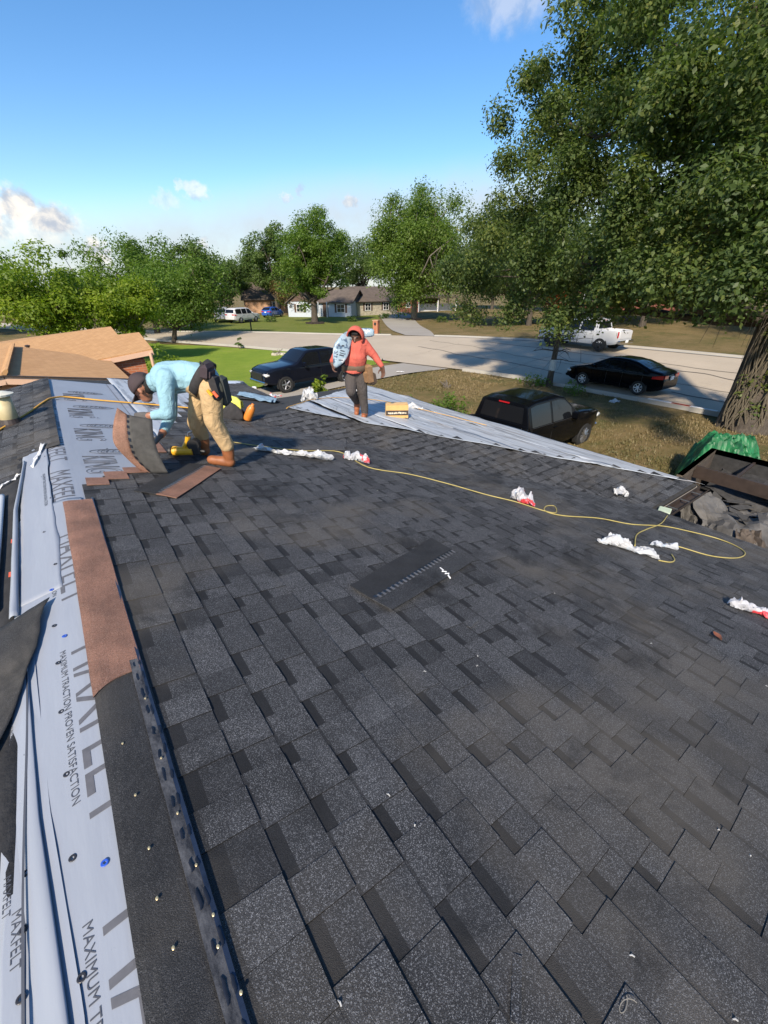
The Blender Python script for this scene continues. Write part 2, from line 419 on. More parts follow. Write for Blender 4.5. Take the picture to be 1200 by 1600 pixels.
MT['paint_blue'] = plain('blue_car_paint', (.02, .085, .36), .25, 0, .05, 2, coat=.5)
MT['glass'] = plain('tinted_car_glass', (.008, .009, .011), .05, 0, .05, 2, spec=.42)
MT['chrome'] = plain('chrome', (.6, .6, .62), .12, 1)
MT['red_lamp'] = plain('red_lamp_lens', (.42, .012, .018), .15, coat=.5)
MT['clear_lamp'] = plain('clear_lamp_lens', (.62, .62, .60), .12, coat=.5)
MT['white'] = plain('white_paint', (.76, .76, .75), .5, var=.05)
MT['concrete'] = road_mat('kerb_concrete', (.36, .34, .30))
MT['road'] = road_mat('street_concrete', (.42, .355, .27), .82)
MT['drive'] = road_mat('driveway_concrete', (.31, .285, .25), .8)
MT['seam'] = plain('tar_seam', (.05, .047, .045), .7)
MT['lawn'] = grass_mat('dry_lawn', [(.085, .100, .030), (.155, .125, .050), (.215, .158, .072), (.255, .185, .095)], .45)
MT['lawn_green'] = grass_mat('green_lawn', [(.150, .235, .026), (.185, .270, .030), (.225, .300, .038), (.275, .300, .065)], .25)
MT['lawn_olive'] = grass_mat('olive_lawn', [(.115, .155, .028), (.145, .175, .034), (.175, .195, .045), (.22, .20, .07)], .3)
MT['blade'] = leaf_mat('grass_blade', (.09, .10, .03), (.19, .15, .062), (.27, .20, .10), .2)
MT['bark'] = bark_mat('bark', (.030, .023, .017), (.105, .085, .065))
MT['bark_l'] = bark_mat('pale_bark', (.10, .085, .07), (.22, .19, .155))
MT['vine'] = bark_mat('ivy_stem', (.06, .048, .032), (.15, .125, .085), 12)
MT['leaf_oak'] = leaf_mat('oak_leaf', (.056, .090, .028), (.098, .142, .040), (.185, .205, .050), .46)
MT['leaf_mid'] = leaf_mat('mid_leaf', (.075, .135, .020), (.115, .190, .028), (.165, .240, .040), .48)
MT['leaf_bright'] = leaf_mat('bright_leaf', (.115, .185, .018), (.190, .265, .024), (.280, .320, .032), .5)
MT['leaf_far'] = leaf_mat('far_leaf', (.070, .115, .028), (.100, .155, .040), (.135, .185, .050), .44)
MT['leaf_willow'] = leaf_mat('pecan_leaf', (.090, .150, .028), (.135, .205, .038), (.190, .250, .052), .5)
MT['leaf_orange'] = leaf_mat('orange_bloom', (.45, .07, .02), (.62, .13, .04), (.70, .24, .10), .3)
MT['leaf_rust'] = leaf_mat('rusty_leaf', (.08, .07, .025), (.15, .10, .035), (.22, .14, .05), .3)
MT['brick_o'] = brick_mat('orange_brick', (.46, .155, .065), (.36, .105, .045), (.40, .27, .19))
MT['brick_r'] = brick_mat('red_brick', (.25, .062, .036), (.19, .048, .032), (.25, .18, .15))
MT['brick_t'] = brick_mat('tan_brick', (.50, .28, .15), (.42, .22, .115), (.45, .36, .28))
MT['stone_t'] = plain('tan_stone', (.40, .36, .28), .85, var=.3, vs=3, bump=.02)
MT['siding_b'] = plain('blue_grey_siding', (.45, .50, .56), .6, var=.05)
MT['siding_br'] = plain('brown_gable_siding', (.095, .058, .042), .7)
MT['siding_peach'] = plain('peach_siding', (.60, .36, .22), .6, var=.06)
MT['trim_tan'] = plain('tan_trim', (.62, .40, .27), .55, var=.05)
MT['roof_br'] = plain('brown_roof', (.105, .082, .066), .9, var=.25, vs=1.5)
MT['window'] = plain('window_glass', (.02, .025, .03), .08, spec=.7)
def tan_roof():
    m, nt, b = M('tan_shingle'); k = NB(nt)
    q = k.n('ShaderNodeTexBrick'); k.l(k.map(k.P(), (1, 1, 1), (0, 0, math.radians(-46))), q.inputs['Vector'])
    q.inputs['Scale'].default_value = 1; q.inputs['Brick Width'].default_value = .24; q.inputs['Row Height'].default_value = .145; q.inputs['Mortar Size'].default_value = .006
    q.inputs['Color1'].default_value = (.40, .215, .085, 1); q.inputs['Color2'].default_value = (.48, .27, .115, 1); q.inputs['Mortar'].default_value = (.28, .15, .06, 1)
    n = k.noise(60, 3, .7); k.l(k.mix(k.ramp(n, .35, .7, 0, .4), q.outputs[0], (.52, .31, .15)), b.inputs['Base Color'])
    b.inputs['Roughness'].default_value = .9; k.bump(q.outputs['Fac'], -.5, .01, b); return m
MT['tan_roof'] = tan_roof()

# ------------------------------------------------------------------ terrain, street, drives
def gh(x, y):
    S = 1 - ss(18, 46, y); r = x - 21
    return (.075*min(12, max(0, r)) + .03*min(40, max(0, r-12)))*S - .3*(1 - ss(9, 17, x))
def ground_at(px, py):
    r = ray(px, py)
    for i in range(1, 6000):
        P = EYE + r*i*.08
        if P[2] < gh(P[0], P[1]): return P
    return P
def axis(a, b, fine0, fine1, step):
    xs = list(np.arange(fine0, fine1+.01, step)); s = step; x = fine1
    while x < b: s *= 1.5; x += s; xs.append(min(x, b))
    s = step; x = fine0
    while x > a: s *= 1.5; x -= s; xs.insert(0, max(x, a))
    return xs
def terrain():
    xs = axis(-1500, 1800, -6, 66, 1.5); ys = axis(-1200, 2200, -12, 84, 1.5)
    mb = MB(); V = [(x, y, gh(x, y) + (.05*fbm(x*.25, y*.25) if not (19 < x < 34) else 0) - .03) for x in xs for y in ys]; ny = len(ys)
    mb.add(V, [(i*ny+j, (i+1)*ny+j, (i+1)*ny+j+1, i*ny+j+1) for i in range(len(xs)-1) for j in range(ny-1)])
    tag(mb.build('ground', MT['lawn'], smooth=True), kind='structure')
terrain()
def resample(P, n):
    P = np.array(P, float); d = np.r_[0, np.cumsum(np.linalg.norm(np.diff(P, axis=0), axis=1))]
    q = np.linspace(0, d[-1], n); return np.c_[np.interp(q, d, P[:, 0]), np.interp(q, d, P[:, 1])]
def smooth2(P, it=3):
    for _ in range(it):
        Q = P.copy(); Q[1:-1] = .25*P[:-2]+.5*P[1:-1]+.25*P[2:]; P = Q
    return P
def ribbon(name, A, B, mat, dz, nl=80, nw=8, rough=.0, edge=0.0):
    A = smooth2(resample(A, nl)); B = smooth2(resample(B, nl)); mb = MB()
    def fn(u, v):
        i = min(int(round(u*(nl-1))), nl-1); p = A[i]*(1-v)+B[i]*v
        if edge and v in (0, 1): p = p + edge*np.array([fbm(p[0]*.7, p[1]*.7), fbm(p[0]*.7+9, p[1]*.7)])
        return (p[0], p[1], gh(p[0], p[1]) + dz + rough*fbm(p[0]*.4, p[1]*.4))
    mb.grid(fn, nl-1, nw)
    return tag(mb.build(name, mat, smooth=True), kind='structure')
NEAR = [(20.3, -70), (20.3, 6), (20.3, 12), (20.2, 16), (18.7, 21), (16.3, 29.6), (14.6, 34), (13, 39), (9.5, 48), (4, 60), (-8, 84), (-30, 120)]
FAR = [(31.7, -70), (31.7, 8), (31.5, 14), (30.6, 20.3), (29.2, 30), (26.9, 36.5), (23.6, 41), (20.6, 45.2), (16.5, 49.5), (12, 56), (2, 72), (-18, 108)]
ribbon('street', NEAR, FAR, MT['road'], .075, 160, 10)
def kerb(name, line, side, mat, gaps=()):
    P = smooth2(resample(line, 200)); mb = MB(); V = []; keep = []
    for i, p in enumerate(P):
        d = P[min(i+1, 199)]-P[max(i-1, 0)]; d /= np.linalg.norm(d); n = np.array([-d[1], d[0]])*side
        g = gh(*p); h = .10
        for (o, z) in ((-.35, .078), (0, .080), (.02, .08+h), (.16, .085+h), (.2, .0)):
            q = p + n*o; V.append((q[0], q[1], g+z))
        keep.append(not any(a < p[1] < b for a, b in gaps))
    mb.add(V, [(i*5+k, (i+1)*5+k, (i+1)*5+k+1, i*5+k+1) for i in range(199) if keep[i] and keep[i+1] for k in range(4)])
    tag(mb.build(name, mat), kind='structure')
kerb('kerb_near', NEAR, 1, MT['concrete'], ((18.6, 23.2),))
kerb('kerb_far', FAR, -1, MT['concrete'], ((31.0, 35.2),))
# drive where the dark pickup stands, drive of the near pickup, drive of the red house
ribbon('driveway', [(20.6, 19.0), (17, 19.5), (12, 19.6), (4, 19.2)], [(19.6, 22.6), (16.5, 22.4), (12, 22.1), (4, 22.0)], MT['drive'], .03, 40, 6)
ribbon('driveway_far', [(29.2, 31.2), (33, 36), (40, 46), (52, 62), (58, 72)], [(28.4, 34.6), (31, 40), (36, 48), (46, 63), (52, 73)], MT['drive'], .04, 40, 6)
ribbon('front_path', [(20.2, 6.2), (16, 6.0), (8, 6.0)], [(20.2, 9.6), (16, 9.6), (8, 9.6)], MT['lawn'], .015, 30, 4)
ribbon('lawn_neighbour', [(3, 22.4), (10, 22.5), (14.5, 23.0), (18.0, 23.4)], [(-3, 50), (7, 48.5), (11.2, 42), (14.5, 33.5)], MT['lawn_green'], .02, 60, 24, .02)
ribbon('lawn_far', [(27.3, 37.2), (23.9, 41.4), (20.8, 45.8), (16.7, 50.2), (12.3, 56.6)], [(48, 66), (42, 66), (34, 74), (28, 82), (22, 90)], MT['lawn_olive'], .025, 60, 24, .02)
# tar filled cracks across the street
for i, (a, b) in enumerate((((24.0, 9.4), (26.6, 29.0)), ((22.6, 13.5), (23.5, 27.0)), ((25.6, -2), (27.0, 14)), ((23.3, -1), (24.0, 10)), ((27.6, 4), (28.2, 24)), ((21.9, -3), (22.3, 7.6)), ((20.4, 24.5), (26.8, 25.6)), ((19.9, 16.2), (30.2, 17.4)))):
    mb = MB(); n = 40
    P = [np.array(a)+(np.array(b)-np.array(a))*j/n for j in range(n+1)]
    P = [p + np.array([.25*fbm(p[1]*.5, i*3.1), .25*fbm(p[0]*.5, i*5.7)]) for p in P]
    w = .035+.02*(i % 3)
    mb.add([(p[0]+s*w, p[1]+s*w*.4, gh(*p)+.082) for p in P for s in (-1, 1)], [(j*2, j*2+1, j*2+3, j*2+2) for j in range(n)])
    tag(mb.build('tar_seam', MT['seam']), kind='structure')

def grass_tufts(name, region, n, h, seed, mat, keepout=lambda x, y: False):
    r = np.random.default_rng(seed); V = []; F = []; T = []
    x0, x1, y0, y1 = region
    while len(F) < n:
        x, y = r.uniform(x0, x1), r.uniform(y0, y1)
        if keepout(x, y) or vn(x*.6, y*.6, 4) + .5*vn(x*2, y*2) < -.25+.5*r.random()-.3: continue
        z = gh(x, y)+.0; b = len(V)
        for k in range(3):
            a = r.uniform(0, 6.28); l = h*r.uniform(.5, 1.3); w = .012; dx, dy = math.cos(a), math.sin(a); px, py = x+r.normal()*.05, y+r.normal()*.05
            V += [(px-dy*w, py+dx*w, z), (px+dy*w, py-dx*w, z), (px+dx*l*.6, py+dy*l*.6, z+l)]
            F.append((len(V)-3, len(V)-2, len(V)-1)); T += [float(np.clip(.5+.5*vn(x*.5, y*.5)+.2*r.normal(), 0, 1))]*3
    me = bpy.data.meshes.new(name); me.from_pydata(V, [], F); me.materials.append(mat)
    me.attributes.new('tone', 'FLOAT', 'POINT').data.foreach_set('value', T)
    return link(name, me)
tag(grass_tufts('grass', (8, 20.1, -1, 19.4), 42000, .075, 3, MT['blade']), 'short dry tufted grass over the front yard', 'grass', kind='stuff')

# ------------------------------------------------------------------ the house whose roof is being laid
T_, TW = .22, .195
RX = -.21; RZ = 3.2 - T_*RX
def zmain(x): return 3.2 - T_*x
def zleft(x): return RZ + T_*(x-RX)
XF, YE, ZE, HW = 7.1, 1.77, 1.93, 4.4
def zwing(x, y): return ZE + TW*min(y-YE, XF-x, YE+2*HW-y)
house = empty('house', (2.5, 3, 0), 0, 'single storey house with a half laid charcoal shingle roof in the foreground', 'house')
HO = Vector((2.5, 3, 0))
def hb(mb, name, mat, parent=None, **k):                 # parts of the house are modelled in place
    o = mb.build(name, mat, parent or house, **k)
    o.location = -HO if parent is None or parent == house else (0, 0, 0)
    return o
mb = MB()
mb.slab([(RX, -4, RZ-.02), (5.72, -4, zmain(5.72)-.02), (5.72, 1.9, zmain(5.72)-.02), (3.38, 5, zmain(3.38)-.02), (3.38, 10.35, zmain(3.38)-.02), (RX, 8.5, RZ-.02)], .09)
mb.slab([(RX, -4, RZ-.02), (RX, 8.5, RZ-.02), (-6, 8.5, zleft(-6)-.02), (-6, -4, zleft(-6)-.02)], .09)
ax, ay, az_ = XF-HW, YE+HW, ZE+TW*HW
xm = (3.2-az_)/T_
mb.slab([(5.76, YE, ZE-.02), (XF, YE, ZE-.02), (ax, ay, az_-.02), (xm-.5, ay, az_-.02), (1.0, 5.6, ZE+TW*(5.6-YE)-.02)], .06)
mb.slab([(XF, YE, ZE-.02), (XF, YE+2*HW, ZE-.02), (ax, ay, az_-.02)], .06)
mb.slab([(XF, YE+2*HW, ZE-.02), (2.5, YE+2*HW, ZE-.02), (xm-.4, ay, az_-.02), (ax, ay, az_-.02)], .06)
roof = hb(mb, 'roof', MT['felt'])
mb = MB()
mb.prism([(-5.3, -3.6), (5.2, -3.6), (5.2, 2.3), (6.6, 2.3), (6.6, 10), (2.9, 10), (2.9, 8.2), (-5.3, 8.2)], -.4, 1.82)
hb(mb, 'wall', MT['brick_t'])
mb = MB(); mb.slab([(-5.3, 8.2, 1.8), (2.9, 8.2, 1.8), (2.9, 8.2, 2.3), (RX, 8.2, 3.0), (-5.3, 8.2, 1.9)], .05); hb(mb, 'gable_wall', MT['siding_peach'])
mb = MB()
for a, b in (((5.76, -4, ZE-.13), (5.76, YE, ZE-.13)), ((5.76, YE-.02, ZE-.13), (XF, YE-.02, ZE-.13)), ((XF+.02, YE, ZE-.13), (XF+.02, YE+2*HW, ZE-.13))): mb.beam(a, b, .03, .16)
hb(mb, 'fascia', MT['fascia'])
# gutter of the small wing: a trough with hangers
mb = MB(); gy = YE-.03
for x0, x1 in ((5.80, XF+.02),):
    prof = [(0, 0), (-.003, -.09), (-.10, -.10), (-.125, -.02), (-.118, -.02), (-.095, -.092), (-.008, -.082), (-.005, 0)]
    V = [(x, gy-.01+q[0], ZE-.02+q[1]) for x in (x0, x1) for q in prof]
    mb.add(V, [(i, (i+1) % 8, 8+(i+1) % 8, 8+i) for i in range(8)] + [tuple(range(8)), tuple(range(15, 7, -1))])
gut = hb(mb, 'gutter', MT['gutter'])
for x in (6.05, 6.42, 6.8):
    m2 = MB(); m2.box((x, gy-.065, ZE-.035), (.025, .125, .006)); hb(m2, 'gutter_hanger', MT['steel'], gut)
m2 = MB(); m2.bbox((5.77, YE-.10, ZE+.012), (.17, .14, .03), .006, Matrix.Rotation(.25, 3, 'Z')); 
tag(m2.build('splash_block', plain('pale_green_plastic', (.45, .52, .38), .6)), 'pale green flat plastic block at the gutter corner, hose tied to it', 'block')

# --- shingles
SH_MESH = []
def shingle_variant(k):
    r = random.Random(100+k); mb = MB(); L, E, U = 1.0, .143, .055
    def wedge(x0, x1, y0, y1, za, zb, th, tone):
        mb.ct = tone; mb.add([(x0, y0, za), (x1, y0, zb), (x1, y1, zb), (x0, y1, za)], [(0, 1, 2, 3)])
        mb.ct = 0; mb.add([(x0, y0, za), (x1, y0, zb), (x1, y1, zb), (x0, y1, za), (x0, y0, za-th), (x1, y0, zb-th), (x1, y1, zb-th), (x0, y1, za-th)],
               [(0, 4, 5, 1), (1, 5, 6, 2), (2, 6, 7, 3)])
    y = -L/2+.001; up = r.random() < .5
    lo = r.uniform(.25, .6)
    while y < L/2-.002:
        w = min(r.uniform(.09, .20) if up else r.uniform(.06, .15), L/2-.001-y)
        if L/2-.001-y-w < .05: w = L/2-.001-y
        w -= .0012
        if up:
            tn = min(1, max(.28, r.gauss(.60, .15))); wedge(-U, .010, y, y+w, .0005, .0046, .004, tn*.35); wedge(.010, E, y, y+w, .0046, .0082, .0038, tn)  # top edge of the tab toned down: contact shade below the butt, painted in
        else:
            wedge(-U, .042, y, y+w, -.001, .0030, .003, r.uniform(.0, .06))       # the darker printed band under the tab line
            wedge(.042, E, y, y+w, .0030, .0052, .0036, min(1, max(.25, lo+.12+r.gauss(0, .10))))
        y += w+.0012; up = not up if r.random() < .86 else up
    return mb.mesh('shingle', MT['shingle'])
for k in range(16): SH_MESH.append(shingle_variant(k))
def frame(org, xdir, ydir):
    x = Vector(xdir).normalized(); y = Vector(ydir).normalized(); z = x.cross(y)
    m = Matrix((x, y, z)).transposed().to_4x4(); m.translation = Vector(org); return m
SH = []
def lay(org_fn, xdir, ydir, courses, span_fn, seed):
    r = random.Random(seed)
    for c in range(courses):
        a, b = span_fn(c)
        if b-a < .2: continue
        off = (c*.1667*2.5+r.uniform(-.03, .03)) % 1.0
        y = b - off + 1.0
        while y > a - 1.0:                               # laid from the far end towards the near end
            y0, y1 = max(y-1.0, a), min(y, b)
            if y1-y0 > .08:
                mid = (y0+y1)/2; p = org_fn(c, mid)
                m = frame(p, xdir, ydir)
                rz = Matrix.Rotation(r.gauss(0, .0018), 4, 'Z')
                s = (y1-y0)/1.0*1.003
                SH.append((m @ rz @ Matrix.Translation((r.gauss(0, .0025), 0, r.uniform(0, .0012))) @ Matrix.Scale(s, 4, (0, 1, 0)), r.randrange(16)))
            y -= 1.0
EXP = .143; CT = 1/math.sqrt(1+T_*T_)
X0 = .0903 - EXP*CT                                      # upper edge of the first exposed course
def ylim(x):
    return float(np.interp(x, [-.1, .0, .06, .2, .33, .65, 1.3, 2.0, 3.4], [3.22, 3.52, 3.62, 3.78, 3.84, 4.8, 6.5, 8.5, 10.3]))
def main_span(c):
    x = X0 + c*EXP*CT + .07
    far = ylim(x)
    # the wing covers the slope past the valley
    if x > xm-.1:
        vy = YE + max(0, (zmain(x)-ZE)/TW)
        if x < 3.38: SHX.append((c, vy+4.4, far))
        far = min(far, vy+.10)
    return (-3.0, far)
SHX = []
NC = int((5.74-X0)/(EXP*CT))
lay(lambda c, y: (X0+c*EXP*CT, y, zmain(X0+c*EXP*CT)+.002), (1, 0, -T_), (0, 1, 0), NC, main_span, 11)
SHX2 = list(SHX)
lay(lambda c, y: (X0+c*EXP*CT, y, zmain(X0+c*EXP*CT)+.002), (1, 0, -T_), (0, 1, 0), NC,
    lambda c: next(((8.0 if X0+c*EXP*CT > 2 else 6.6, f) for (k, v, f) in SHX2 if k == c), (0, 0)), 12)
# near slope of the wing: courses run along X, butt edges face -Y
CW = 1/math.sqrt(1+TW*TW)
def wing_span(c):
    y = ay - .02 - c*EXP*CW; yy = y-.07
    xv = (3.2-(ZE+TW*(yy-YE)))/T_
    return (xv-.12, XF-(yy-YE)+.03+.05*math.sin(c*2.1))
NW = int((ay-YE)/(EXP*CW))
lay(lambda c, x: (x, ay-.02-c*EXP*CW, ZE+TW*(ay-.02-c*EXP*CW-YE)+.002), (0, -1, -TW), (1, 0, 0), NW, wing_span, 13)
# far part of the left slope, and a few courses low on it
def left_span(c):
    x = RX-.12-c*EXP*CT
    return (max(4.6, 4.62-.55*(c % 3 == 1)+.0*c) if c < 2 else 4.1, 8.45)
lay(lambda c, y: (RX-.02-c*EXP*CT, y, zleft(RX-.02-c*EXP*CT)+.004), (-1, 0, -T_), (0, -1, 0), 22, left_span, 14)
def vis_rank(m):
    p = m.translation; px, py, z = project(p)
    if z < .2 or not (-60 < px < 1260 and -60 < py < 1720): return 1e9
    return z
SH.sort(key=lambda q: vis_rank(q[0]))
NOBJ = 300
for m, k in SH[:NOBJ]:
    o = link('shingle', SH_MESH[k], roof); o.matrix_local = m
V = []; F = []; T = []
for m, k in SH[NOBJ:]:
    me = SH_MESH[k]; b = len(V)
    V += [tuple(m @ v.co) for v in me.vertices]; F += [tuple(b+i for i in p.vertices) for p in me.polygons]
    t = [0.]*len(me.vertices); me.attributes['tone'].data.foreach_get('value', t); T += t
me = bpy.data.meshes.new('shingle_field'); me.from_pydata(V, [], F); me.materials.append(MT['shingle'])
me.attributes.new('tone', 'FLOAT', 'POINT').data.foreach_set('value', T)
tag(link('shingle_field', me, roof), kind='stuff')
# valley lining under the woven courses
# top course along the ridge: dark headlap near, brown headlap further on, a dark sealant film along its edge
def on_main(x, y, dz): return (x, y, zmain(x)+dz)
def strip(name, poly_fn, nu, nv, mat, parent=None, th=.004):
    mb = MB(); mb.ct = .5; mb.grid(poly_fn, nu, nv); return hb(mb, name, mat, parent or roof, thick=th)
def crest(x, dz):                                        # rounded ridge profile
    d = abs(x-RX); return RZ - T_*math.sqrt(d*d+.0012) + dz
def head(x0f, x1f, y0f, y1f, dz):
    def fn(u, v):
        x = x0f + (x1f-x0f)*u; ya, yb = y0f(x), y1f(x); y = ya+(yb-ya)*v
        return (x+.003*vn(y*3, 1), y, crest(x, dz) + .003*fbm(x*9, y*4))
    return fn
curve = lambda x: 1.44 - .055*((x+.09)/.12)**2*(1 if x < -.09 else 0)
strip('ridge_course', head(RX-.012, -.058, lambda x: -3.0, lambda x: curve(x)+.05, .0115), 10, 70, MT['shingle_flat'])
strip('ridge_course', head(RX-.015, -.066, curve, lambda x: 3.22, .0170), 10, 36, MT['brown_grit'])
def film(u, v):
    y = -3.0+6.25*v; x = -.072+.010*u+.001*fbm(y*3, 2)
    return (x, y, zmain(x)+.0155-.001*u)
strip('sealant_film', film, 4, 140, MT['navy'], th=.002)
def tape(u, v):
    y = -3.0+4.5*v; x = -.102+.033*u+.003*fbm(y*4, 5)
    return (x, y, zmain(x)+.0160-.002*u*u+.0005*fbm(x*40, y*12))
strip('release_tape', tape, 4, 140, MT['tape'], th=.001)
mb = MB(); r = random.Random(5); y = -1.0
while y < 1.55:
    l = r.uniform(.030, .055)
    for xo, ww in ((-.088, .007), (-.071, .007)):
        yy = y + r.uniform(-.010, .010); d_ = r.uniform(-.003, .003); ll = l*r.uniform(.6, 1)
        mb.grid(lambda u, v: (xo+d_+ww*(u-.5)*(1-.5*(2*v-1)**4)+.002*vn(v*4, yy*9), yy+ll*v, zmain(xo)+.0172+.0008*math.sin(math.pi*u)), 3, 5)
    y += .088
tag(hb(mb, 'sealant_dash', MT['tar'], roof), kind='stuff')
for (xo, y) in ((-.17, 1.13), (-.165, .94), (-.16, .78), (-.165, .66), (-.155, .55), (-.15, .40), (-.145, .29), (-.083, 1.28), (-.085, 1.02), (-.083, .83), (-.075, .68), (-.07, .56), (-.078, .50), (-.062, .405)):
    m2 = MB(); m2.ball((xo, y, crest(xo, .0165) if xo < -.1 else zmain(xo)+.0185), (.0036, .0046, .0016), 8, 5); hb(m2, 'nail_head', plain('brass', (.62, .50, .28), .4, .6) if 'brass' not in bpy.data.materials else bpy.data.materials['brass'], roof)
# steps of brown headlap past the end of the laid courses
for (x0, x1, y0, y1) in ((-.075, .062, 3.50, 3.66), (.05, .20, 3.62, 3.80), (.19, .34, 3.76, 3.90), (.33, .47, 4.0, 4.42), (.47, .61, 4.35, 4.72)):
    strip('headlap_step', head(x0, x1, lambda x, y0=y0: y0, lambda x, y1=y1: y1, .0155), 3, 4, MT['brown_grit'])

# --- underlayment sheets
def surf(zf, wav, dz): return lambda x, y: zf(x, y) + dz + wav*fbm(x*5, y*1.6, 3) + wav*.5*abs(fbm(x*14, y*2, 8))
def sheet(name, x0, x1, y0, y1, mat, zf, nu=24, nv=80, wav=.004, dz=.008, edge=.006, skew=0.0):
    def fn(u, v):
        y = y0+(y1-y0)*v; x = x0+(x1-x0)*u + skew*v + (edge*fbm(y*4, x0*9) if u in (0, 1) else 0)
        return (x, y, zf(x, y) + dz + wav*fbm(x*5, y*1.6, 3) + wav*.5*abs(fbm(x*14, y*2, 8)))
    mb = MB(); mb.grid(fn, nu, nv); return hb(mb, name, mat, smooth=True, thick=.0016)
def zr_(x, y): return crest(x, 0)
PA = sheet('underlayment', -.475, -.12, .0, 3.3, MT['paper'], lambda x, y: crest(x, 0)-.002, 30, 90, .0025, .006)
PB = sheet('underlayment', -.30, .66, 3.18, 8.46, MT['paper'], lambda x, y: crest(x, 0), 34, 90, .002, -.004)
PC = sheet('underlayment', .64, 2.1, 3.9, 9.2, MT['paper_w'], lambda x, y: zmain(x), 20, 60, .003, -.006)
PD = sheet('underlayment', -.46, -.28, 2.2, 4.75, MT['paper'], lambda x, y: zleft(x), 12, 60, .003, .005, .01)
# darker lap line printed along the edge of the sheet
mb = MB()
for xo in (.55, .63): mb.grid(lambda u, v, xo=xo: (xo+.006*u, 3.95+4.45*v, zmain(xo)+.0035+.001*u), 1, 60)
hb(mb, 'lap_line', MT['ink'], PB)
mb = MB(); mb.grid(lambda u, v: (.558+.07*u, 3.95+4.45*v, zmain(.558+.07*u)+.002), 2, 60); hb(mb, 'lap_line', plain('lap_band', (.30, .32, .36), .6), PB)
# raised fold in the near sheet and the lower, torn sheet left of it
def fold(u, v):                                          # a pleat leaning over its own crease
    y = 0.0+2.1*v; c = float(np.interp(y, [0, .57, .84, 1.06, 1.67, 2.2], [-.340, -.352, -.376, -.396, -.424, -.444]))
    X_ = [.030, .012, .000, -.004, .004, .006, -.002, -.014, -.030, -.050]; Z_ = [.010, .0085, .006, .008, .015, .021, .0255, .024, .016, .008]
    k = u*9; x = c+float(np.interp(k, range(10), X_)); z = float(np.interp(k, range(10), Z_))
    return (x, y, zleft(x)+.004+(z-.004)*.68*(1-.25*v)+.001*fbm(y*3, u*3))
mb = MB(); mb.grid(fold, 18, 60); hb(mb, 'fold', MT['paper'], PA, smooth=True)
def lower(u, v):
    y = .0+1.72*v; xr = -.425; xl = float(np.interp(y, [0, .72, 1.2, 1.5, 1.72], [-.465, -.47, -.478, -.47, -.43]))+.004*fbm(y*9, 3)
    x = xr+(xl-xr)*u; return (x, y, zleft(x)+.006+.0025*fbm(x*9, y*3))
mb = MB(); mb.grid(lower, 6, 60); PL = hb(mb, 'underlayment', MT['paper'], smooth=True, thick=.0015)
mb = MB(); mb.grid(lambda u, v: (-.420-.006*u+.003*math.sin(v*9), .0+1.7*v, zleft(-.42)+.0165-.002*u), 1, 50); hb(mb, 'edge_line', MT['ink_d'], PL)
# bare felt, and a torn black flap lying over the sheet edge
def feltz(x, y): return zleft(x)
FE = sheet('felt', -3.0, -.45, -1, 4.7, MT['felt'], feltz, 30, 60, .005, .003)
def flap(u, v):
    A = np.array([(-.335, 2.12), (-.62, 2.03), (-1.0, 1.9)]); B = np.array([(-.425, 1.60), (-.56, 1.25), (-1.0, 1.0)])
    def at(P, q): q = q*2; i = min(int(q), 1); return P[i]*(1-(q-i))+P[i+1]*(q-i)
    p = at(A, u)*(1-v)+at(B, u)*v; p = p + .008*np.array([fbm(u*5, v*4), fbm(u*4, v*5, 2)])
    return (p[0], p[1], zleft(p[0])+.026+.006*fbm(p[0]*7, p[1]*5)+.004*math.sin(v*9))
mb = MB(); mb.grid(flap, 20, 16); hb(mb, 'felt_flap', MT['shingle_flat'], smooth=True, thick=.003)
# the curled strip of sheet along the felt
def curl(u, v):
    y = 2.12+2.3*v; x = float(np.interp(y, [2.1, 3.4, 4.4], [-.455, -.478, -.44]))-.035*u*(1-.5*v)
    return (x, y, zleft(x)+.014+.012*math.sin(u*3.0)+.004*fbm(y*2, u))
mb = MB(); mb.grid(curl, 5, 50); hb(mb, 'curled_edge', MT['paper'], smooth=True, thick=.0015)
# rolled white scrap
def roll(u, v):
    y = 2.25+1.5*v; a = u*4.4; x = -.545-.02*v
    return (x-.025*math.cos(a)-.03*u, y+.02*math.sin(u*5), zleft(x)+.02+.014*math.sin(a))
mb = MB(); mb.grid(roll, 10, 40); tag(mb.build('paper_scrap', MT['paper_w'], smooth=True, thick=.0015), 'long curled white scrap of underlayment on the bare felt by the left edge', 'paper scrap')
for nm, pts, lab in (('paper_scrap', [(-.40, 4.20), (-.36, 4.42), (-.30, 4.75)], 'thin bright white twisted paper strip on the grey sheet below the cord'),
                     ('paper_scrap', [(-.62, 3.98), (-.53, 4.05), (-.47, 4.12)], 'crumpled white paper scrap lying on dark felt left of the curled edge')):
    mb = MB(); P = [(x, y, zleft(x)+.022) for x, y in pts]
    mb.grid(lambda u, v: tuple(np.array(P[0])*(1-v)**2+2*np.array(P[1])*v*(1-v)+np.array(P[2])*v*v+np.array([.03*(u-.5)+.006*vn(v*9, u*4), .012*vn(u*4, v*8), .012*vn(v*7, u*3, 2)])), 4, 12)
    tag(mb.build(nm, MT['white'], smooth=True, thick=.001), lab, 'paper scrap')
